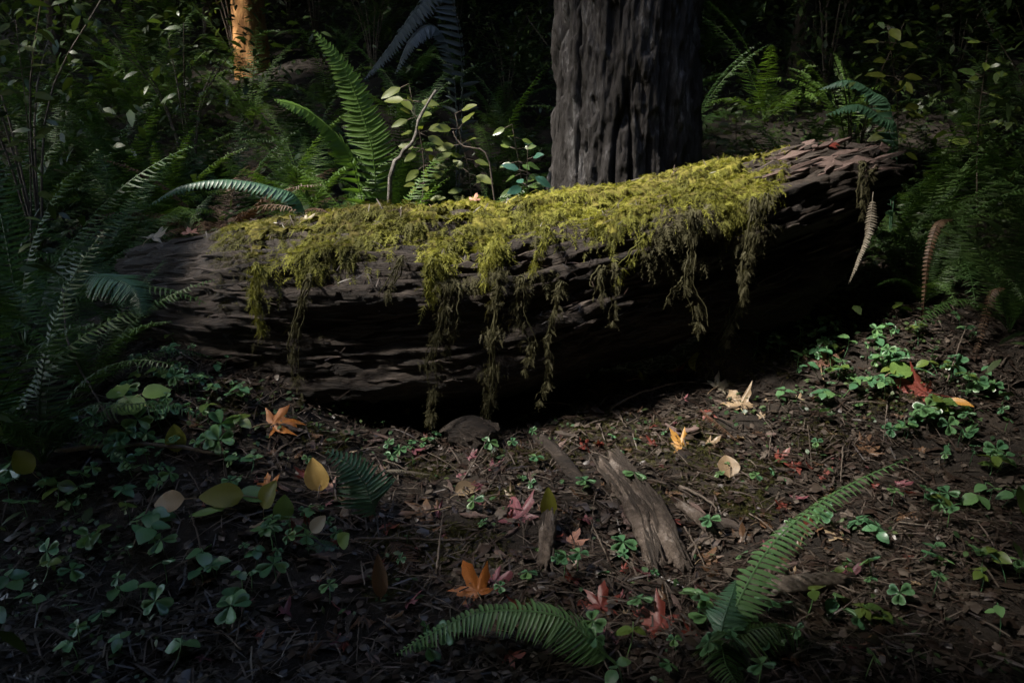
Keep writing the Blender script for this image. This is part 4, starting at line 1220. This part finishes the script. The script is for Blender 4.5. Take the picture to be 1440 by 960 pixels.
def maple(px, py, size, col, ang, label, tilt=(0, 0), p=None, seed=None, curl=.5, lift=.012, group=None):
    p = gp(px, py, lift) if p is None else np.array(p)
    n = nrm(gnormal(p) + [tilt[0], tilt[1], 0])
    x, y, z = frame(n, R(ang))
    M = basis(x * size, y * size, z * size, p)
    t = thing('maple_leaf', label, 'leaf', p, group, M)
    link('blade', maple_mesh(M_L[col], random.randint(0, 9999) if seed is None else seed, curl), t, M)
    link('stalk', mesh('stalk', STALKV[0], STALKV[1], M_L['red' if col in ('purple', 'red') else 'tan'], True), t, M)
    return t
def px2w(npx, p): return npx / F_PX * float(np.linalg.norm(np.array(p) - CAM))
MAP = [(728, 733, 46, 'purple', 100, 'purple red maple leaf flat on the soil by the upright oval leaf', (0, -.35)),
       (800, 768, 30, 'pink', 60, 'crumpled pink maple leaf right of the grey wood stub', (0, -.3)),
       (672, 838, 44, 'orange', 115, 'bright orange maple leaf behind the arched dark green frond', (0, -.45)),
       (695, 826, 30, 'purple', 30, 'dull purple maple leaf tucked behind the bright orange one', (.2, -.3)),
       (845, 858, 36, 'red', 80, 'crimson maple leaf curled below the bark slab', (0, -.4)),
       (928, 886, 50, 'red', 130, 'big dark red maple leaf in the shade near the fern foot', (0, -.25)),
       (958, 630, 26, 'gold', 110, 'golden star shaped leaf standing out on brown litter', (0, -.5)),
       (1155, 516, 40, 'pink', 75, 'pale pink maple leaf lying among sorrel on the bank', (0, -.4)),
       (384, 600, 40, 'orange', 20, 'brownish orange maple leaf at the foot of the log hollow', (0, -.5)),
       (1300, 555, 40, 'red', 150, 'dull red maple leaf among sorrel beyond the pink one', (0, -.3)),
       (945, 528, 26, 'red', 60, 'small red maple leaf under the belly of the log', (0, -.4)),
       (1010, 548, 26, 'pale', 40, 'bleached white leaf beside the mossy mound', (0, -.3)),
       (1040, 575, 36, 'tan', 100, 'tan curled maple leaf right below the mossy mound', (0, -.3)),
       (600, 725, 40, 'brown', 200, 'dark brown wilted maple leaf left of the purple red one', (0, -.3)),
       (845, 552, 30, 'olive', 80, 'olive maple leaf in the shadow under the log', (0, -.3)),
       (905, 538, 28, 'olive', 10, 'olive maple leaf against the litter beside the small red leaf', (0, -.4)),
       (375, 690, 24, 'orange', 100, 'small orange leaf between salal leaves and yellow leaf', (0, -.3)),
       (468, 690, 26, 'pink', 190, 'pink crumpled leaf at the foot of the yellow leaf', (0, -.3)),
       (990, 790, 26, 'brown', 40, 'brown maple leaf fragment right of the bark slab foot', (0, -.2)),
       (700, 890, 22, 'brown', 160, 'brown leaf scrap under the arched dark green frond', (0, -.2)),
       (1122, 660, 22, 'red', 160, 'small dark red leaf near the round skeleton leaf', (0, -.2)),
       (560, 590, 26, 'brown', 60, 'brown leaf in the dark mouth of the log hollow', (0, -.2)),
       (268, 600, 26, 'brown', 60, 'brown leaf among sorrel on the left bank', (0, -.2)),
       (1215, 640, 24, 'brown', 20, 'brown leaf between the long frond tip and the sorrel bank', (0, -.2)),
       (1070, 740, 22, 'brown', 20, 'brown leaf on soil left of the long frond', (0, -.2))]
for (px, py, r, col, ang, la, ti) in MAP:
    p = gp(px, py, .014)
    maple(px, py, px2w(r, p), col, ang, la, ti)
i, j = on_log(216, 340)
p = LP[i, j] + [0, -.01, .03]
maple(0, 0, px2w(24, p), 'pale', 70, 'pale pink leaf lying on the bare left end of the log', (0, -.5), p)
i, j = on_log(172, 312) if False else on_log(262, 322)
p = LP[i, j] + [0, 0, .02]
maple(0, 0, px2w(16, p), 'pink', 120, 'tiny pink leaf on the log among the first moss', (0, -.3), p)
for (px, py, col, la) in ((670, 275, 'pink', 'small curled pinkish leaf sitting on the log moss before the fir'), (435, 318, 'pale', 'small white leaf scrap on the thin moss of the log'), (610, 300, 'brown', 'brown leaf on the moss at the middle of the log'), (1160, 212, 'red', 'red brown leaf on the bare bark at the broken log end')):
    i, j = on_log(px, py); p = LP[i, j] + LN[i, j] * .03
    maple(0, 0, px2w(15, p), col, random.uniform(0, 360), la, (0, -.3), p)
BROWN = {c: [maple_mesh(M_L[c], 900 + k, .6) for k in range(3)] for c in ('brown', 'red', 'tan', 'purple')}
for k in range(260):
    px, py = random.uniform(280, 1300), random.uniform(560, 930)
    p = gp(px, py, .006); s = random.uniform(.018, .06)
    x, y, z = frame(nrm(gnormal(p) + rng.normal(0, .25, 3)), random.uniform(0, 6.28))
    t = link('withered_leaf', random.choice(BROWN[random.choice(['brown', 'brown', 'brown', 'red', 'tan', 'purple'])]), None, basis(x * s, y * s * random.uniform(.4, 1), z * s, p))
    tag(t, 'withered brown leaf scrap crumpled into the forest litter', 'leaf', 'withered leaves in the litter')

def oval(px, py, L, wid, col, label, d, up, lift=.02, fold=.15, curl=.15, name='oval_leaf', stalk=True):
    p = gp(px, py, lift)
    L = px2w(L, p)
    d = nrm(d); y = nrm(np.cross(up, d)); z = np.cross(d, y)
    M = basis(d * L, y * L, z * L, p)
    t = thing(name, label, 'leaf', p, None, M)
    b = leaf_mesh('blade', M_L[col], wid, fold, curl, random.randint(0, 999), 10)
    link('blade', b, t, M)
    if stalk:
        V, F = tube(smooth_curve([(.02, 0, 0), (-.12, .01, -.04), (-.3, .0, -.14)], 6), .014, 5)
        link('stalk', mesh('stalk', V, F, M_L['tan'], True), t, M)
    return t
oval(452, 694, 46, .36, 'yellow', 'yellow oval leaf standing folded beside the pale green frond', (-.25, .1, 1), (.1, -1, .2), .01, .5, .1)
oval(770, 737, 42, .28, 'olive', 'upright oval green leaf atop the grey wood stub', (.05, .1, 1), (.2, -1, .1), .02, .3, .2)
oval(345, 722, 58, .30, 'olive', 'large flat olive green salal leaf lit from behind', (-1, -.1, .05), (0, -.75, .8), .06, .08, .1, 'salal_leaf')
oval(338, 716, 44, .34, 'green', 'glossy green salal leaf half under the olive one', (.9, .3, -.1), (0, -.4, 1), .05, .12, .2, 'salal_leaf')
oval(372, 728, 40, .40, 'olive', 'folded olive salal leaf between two green ones', (.35, .2, .9), (-.6, -.8, .2), .03, .3, .1, 'salal_leaf')
oval(398, 736, 34, .40, 'green', 'shiny small green salal leaf right of the folded olive one', (.1, .1, .9), (.3, -1, .3), .01, .2, .15, 'salal_leaf')
oval(318, 728, 45, .14, 'green', 'narrow green salal leaf edge below the olive one', (-1, -.3, -.05), (0, -.5, 1), .03, .1, .1, 'salal_leaf')
oval(262, 722, 44, .32, 'tan', 'tan withered leaf left of the olive salal leaf', (-1, 0, -.2), (0, -.8, .6), .05, .25, .15)
oval(640, 702, 40, .32, 'tan', 'pale crumpled dry leaf near the purple brown leaves', (.6, .3, .15), (-.2, -.6, .8), .015, .7, .3)
oval(536, 845, 58, .18, 'brown', 'long brown curled leaf standing by the dead fern', (-.05, .15, 1), (.2, -1, .1), .01, .8, .1)
oval(1025, 674, 34, .44, 'tan', 'round pale skeleton leaf on brown litter', (.05, .6, .7), (0, -.8, .6), .005, .35, .3, 'skeleton_leaf')
oval(1330, 578, 28, .26, 'gold', 'orange brown curled leaf in the sorrel bank', (.5, -.4, .2), (.2, -.5, .8), .03, .6, .3)
oval(440, 770, 28, .36, 'pale', 'pale cream leaf standing on the little blue green fern', (.6, .2, .75), (-.3, -.9, .3), .05, .3, .1)
oval(478, 780, 26, .45, 'green', 'yellow green round leaf right of the pale cream leaf', (.4, -.2, .6), (-.3, -.8, .5), .03, .2, .1)
oval(250, 640, 36, .36, 'olive', 'broad dull olive leaf above the long fallen stick', (-.1, .2, .9), (.3, -1, .2), .01, .3, .1)
oval(210, 610, 44, .42, 'green', 'broad bright green leaf of the seedling on the left bank', (-1, -.1, .1), (0, -.5, 1), .1, .1, .15)
oval(180, 600, 34, .45, 'green', 'second bright green leaf of the seedling on the left bank', (-.6, .5, .15), (0, -.5, 1), .11, .1, .15)
oval(205, 598, 34, .42, 'green', 'third smaller bright green leaf of the left bank seedling', (.8, .3, .1), (0, -.5, 1), .11, .1, .15)
oval(978, 528, 26, .46, 'olive', 'round yellow green leaf leaning on the mossy mound', (.1, .2, .9), (0, -1, .2), .02, .1, .1)
oval(50, 690, 34, .40, 'olive', 'big dull olive leaf in the dark left undergrowth', (-.5, .1, .6), (.2, -.9, .4), .06, .15, .15)
oval(1250, 545, 34, .42, 'green', 'bright yellow green leaf among sorrel on the right bank', (.8, .2, .2), (0, -.6, .9), .06, .1, .15)

# ------------------------------------------------------------------ dead wood on the floor
def slab(name, label, pts, wid, hgt, mat, seed, cat='wood', nsp=0):
    """a weathered piece of wood along a path, ragged in section"""
    r = np.random.default_rng(seed)
    c = smooth_curve(pts, 36); n = 22
    T = nrm(np.gradient(c, axis=0)); S = nrm(np.cross(T, [0, 0, 1.])); Un = np.cross(S, T)
    t = np.linspace(0, 1, 36); a = np.linspace(0, 2 * np.pi, n, endpoint=False)
    tt, aa = np.meshgrid(t, a, indexing='ij')
    L = float(np.linalg.norm(np.diff(c, axis=0), axis=1).sum())
    f = 1 + .35 * fbm(tt * L * 8, np.cos(aa) * 2.5 + 5, np.sin(aa) * 2.5, s=seed, o=3) + .30 * (1 - 2 * np.abs(fbm(tt * L * 5, np.cos(aa) * 7, np.sin(aa) * 7, s=seed + 4, o=2)))
    tap = np.interp(t, [0, .06, .5, .95, 1], [.55, .85, 1, .95, .7])[:, None]
    V = c[:, None] + S[:, None] * (wid * np.cos(aa) * f * tap)[..., None] + Un[:, None] * (hgt * np.sin(aa) * f * tap)[..., None]
    jag = .14 * L * (fbm(aa * 2.5, aa * 0 + seed, s=seed, o=2)) * (sstep(.85, 1, tt) - sstep(.15, 0, tt))
    V = V + T[:, None] * jag[..., None]
    i = np.arange(36 * n).reshape(36, n)
    F = np.stack([i[:-1], np.roll(i[:-1], -1, 1), np.roll(i[1:], -1, 1), i[1:]], -1).reshape(-1, 4)
    V = np.vstack([V.reshape(-1, 3), c[0] + T[0] * .01, c[-1] - T[-1] * .02])
    k = 36 * n
    cap = [(k, i[0, (j + 1) % n], i[0, j]) for j in range(n)] + [(k + 1, i[-1, j], i[-1, (j + 1) % n]) for j in range(n)]
    if not nsp:
        o = link(name, mesh(name, V - c[0], [F, np.array(cap)], mat, False), None, Matrix.Translation(Vector(c[0])))
        return tag(o, label, cat)
    o = thing(name, label, cat, c[0])
    wpart('body', V, [F, np.array(cap)], mat, o, False)
    for k in range(nsp):
        q = int(r.integers(2, 35)); an = r.uniform(.15, np.pi - .15)
        nn = nrm(S[q] * math.cos(an) / wid + Un[q] * math.sin(an) / hgt)
        w = np.array([S[q] * math.cos(an) * wid + Un[q] * math.sin(an) * hgt])[0]
        tt_ = nrm(T[q] + .06 * r.normal() * np.cross(nn, T[q]) + .06 * r.normal() * nn)
        yy = nrm(np.cross(nn, tt_)); zz = np.cross(tt_, yy)
        link('wood_splinter', SLW[int(r.integers(0, 5))], o, basis(tt_ * L * r.uniform(.12, .40), yy * wid * r.uniform(.10, .30), zz * hgt * r.uniform(.4, .95), c[q] + w * 1.02))
    return o
M_SLAB = woody('rotten_slab', [(.012, .008, .006), (.05, .035, .025), (.13, .10, .08), (.30, .26, .23)], 9, (1, 1, 1), .8, 1.0, 45, .4, .02)
SLW = []
for k in range(5):
    V, F = wedge(k); SLW.append(mesh('wood_splinter', V, F, M_SLAB))
slab('bark_slab', 'broad slab of rotten bark sloping over the soil', [gp(855, 655, .02), gp(905, 722, .03), gp(942, 800, .01)], .058, .026, M_SLAB, 3, nsp=60)
slab('wood_stub', 'short grey splintered wood stub under the upright oval leaf', [gp(774, 742, .05), gp(770, 765, .04), gp(766, 800, .0)], .019, .022, M_SLAB, 5, nsp=14)
slab('wood_block', 'dark squarish block of rotten wood beside the hanging moss', [gp(632, 630, .03), gp(660, 626, .04), gp(692, 634, .03)], .05, .055, M_LOG, 7, nsp=12)
slab('rotten_root', 'low brown rotten root running from the log to the bark slab', [gp(742, 608, .02), gp(790, 655, .02), gp(825, 690, .0)], .026, .022, M_LOG, 9)
slab('rotten_branch', 'short thick branch half buried right of the long frond', [gp(1080, 838, .02), gp(1130, 832, .025), gp(1185, 826, .02)], .024, .022, M_TWIG, 11)
slab('wood_fragment', 'dark sliver of wood lying right of the bark slab', [gp(955, 715, .02), gp(985, 740, .02), gp(1005, 762, .01)], .016, .014, M_SLAB, 13)
def stick(pts, r0, label, name='stick', mat=M_TWIG, group=None, kn=True):
    c = smooth_curve(pts, 18) + rng.normal(0, r0 * .25, (18, 3))
    rad = np.linspace(r0, r0 * .45, 18) * (1 + .12 * rng.normal(size=18))
    V, F = tube(c, rad, 7)
    o = link(name, mesh(name, V - c[0], F, mat, True), None, Matrix.Translation(Vector(c[0])))
    return tag(o, label, 'stick', group)
stick([gp(78, 640, .015), gp(180, 638, .03), gp(280, 646, .03), gp(382, 660, .015)], .009, 'long straight brown stick lying below the left bank')
stick([gp(500, 764, .015), gp(560, 766, .02), gp(620, 768, .02), gp(668, 764, .012)], .005, 'long thin grey stick lying across the bare soil')
stick([gp(614, 818, .01), gp(618, 790, .05), gp(624, 752, .08)], .004, 'thin pale twig leaning upright beside the green ground moss')
stick([gp(120, 505, .03), gp(170, 480, .1), gp(235, 458, .2)], .006, 'thin bare stick slanting up against the left end of the log')
stick([gp(168, 622, .03), gp(112, 570, .2), gp(105, 525, .32)], .005, 'crooked bare stem rising from the left undergrowth')
stick([gp(290, 815, .01), gp(280, 775, .06), gp(270, 760, .1)], .0035, 'short pale twig standing below the salal leaves')
stick([gp(185, 780, .01), gp(210, 745, .06), gp(228, 722, .1)], .004, 'slim twig leaning under the tan withered leaf')
stick([gp(860, 580, .02), gp(900, 565, .04), gp(950, 555, .05)], .006, 'pale brown stick lying in the shade under the log')
stick([gp(940, 800, .02), gp(975, 780, .03), gp(1000, 770, .04)], .006, 'reddish wood splinter at the foot of the bark slab')
stick([gp(1330, 548, .03), gp(1345, 515, .1), gp(1352, 505, .14)], .0035, 'pale twig standing in the sorrel bank')
stick([gp(1240, 690, .01), gp(1260, 700, .02), gp(1275, 712, .01)], .004, 'pale twig on the dark soil under the tip of the long frond')
stick([gp(1180, 725, .01), gp(1210, 738, .02), gp(1232, 745, .01)], .004, 'second pale twig on the dark soil right of the long frond')
stick([gp(640, 700, .02), gp(668, 670, .06), gp(690, 645, .1)], .003, 'thin pale stem rising from the crumpled dry leaf to a sorrel sprout')
stick([gp(855, 790, .01), gp(842, 770, .03), gp(828, 735, .02)], .003, 'thin dark stem arching left of the lone large sorrel')
stick([gp(430, 760, .02), gp(470, 765, .03), gp(520, 775, .02)], .004, 'dark twig beside the little blue green fern')
stick([gp(955, 690, .02), gp(1000, 715, .02), gp(1010, 735, .01)], .006, 'brown stick lying along the right side of the bark slab')
b = base_at(540, 4.45)
M_PALEW = woody('pale_wood', [(.03, .026, .02), (.10, .09, .078), (.28, .26, .235)], 22, rough=.85, bump=1.0)  # pale grey wood for the leaning branch
stick([b, at(548, 262, 4.2), at(560, 222, 4.2), at(582, 196, 4.2), at(592, 165, 4.22), at(612, 128, 4.25)], .014, 'pale dead branch leaning between the lit fern and the fir', 'dead_branch', M_PALEW)
stick([base_at(700, 4.6), at(690, 235, 4.5), at(650, 205, 4.5), at(636, 185, 4.5)], .007, 'dark bare branch bent over the log left of the fir', 'dead_branch')
for k in range(150):
    px, py = random.uniform(250, 1300), random.uniform(540, 930)
    p = gp(px, py, .012); a = random.uniform(0, 6.28); l = random.uniform(.05, .24)
    q = p + [math.cos(a) * l, math.sin(a) * l, 0]; q[2] = float(ground(q[0], q[1])) + random.uniform(.01, .03)
    stick([p, (p + q) / 2 + [0, 0, .008], q], random.uniform(.0015, .0032), 'thin broken twig lying loose on the forest litter', 'twig', M_TWIG, 'twigs in the litter')
print('objects', len(bpy.data.objects))
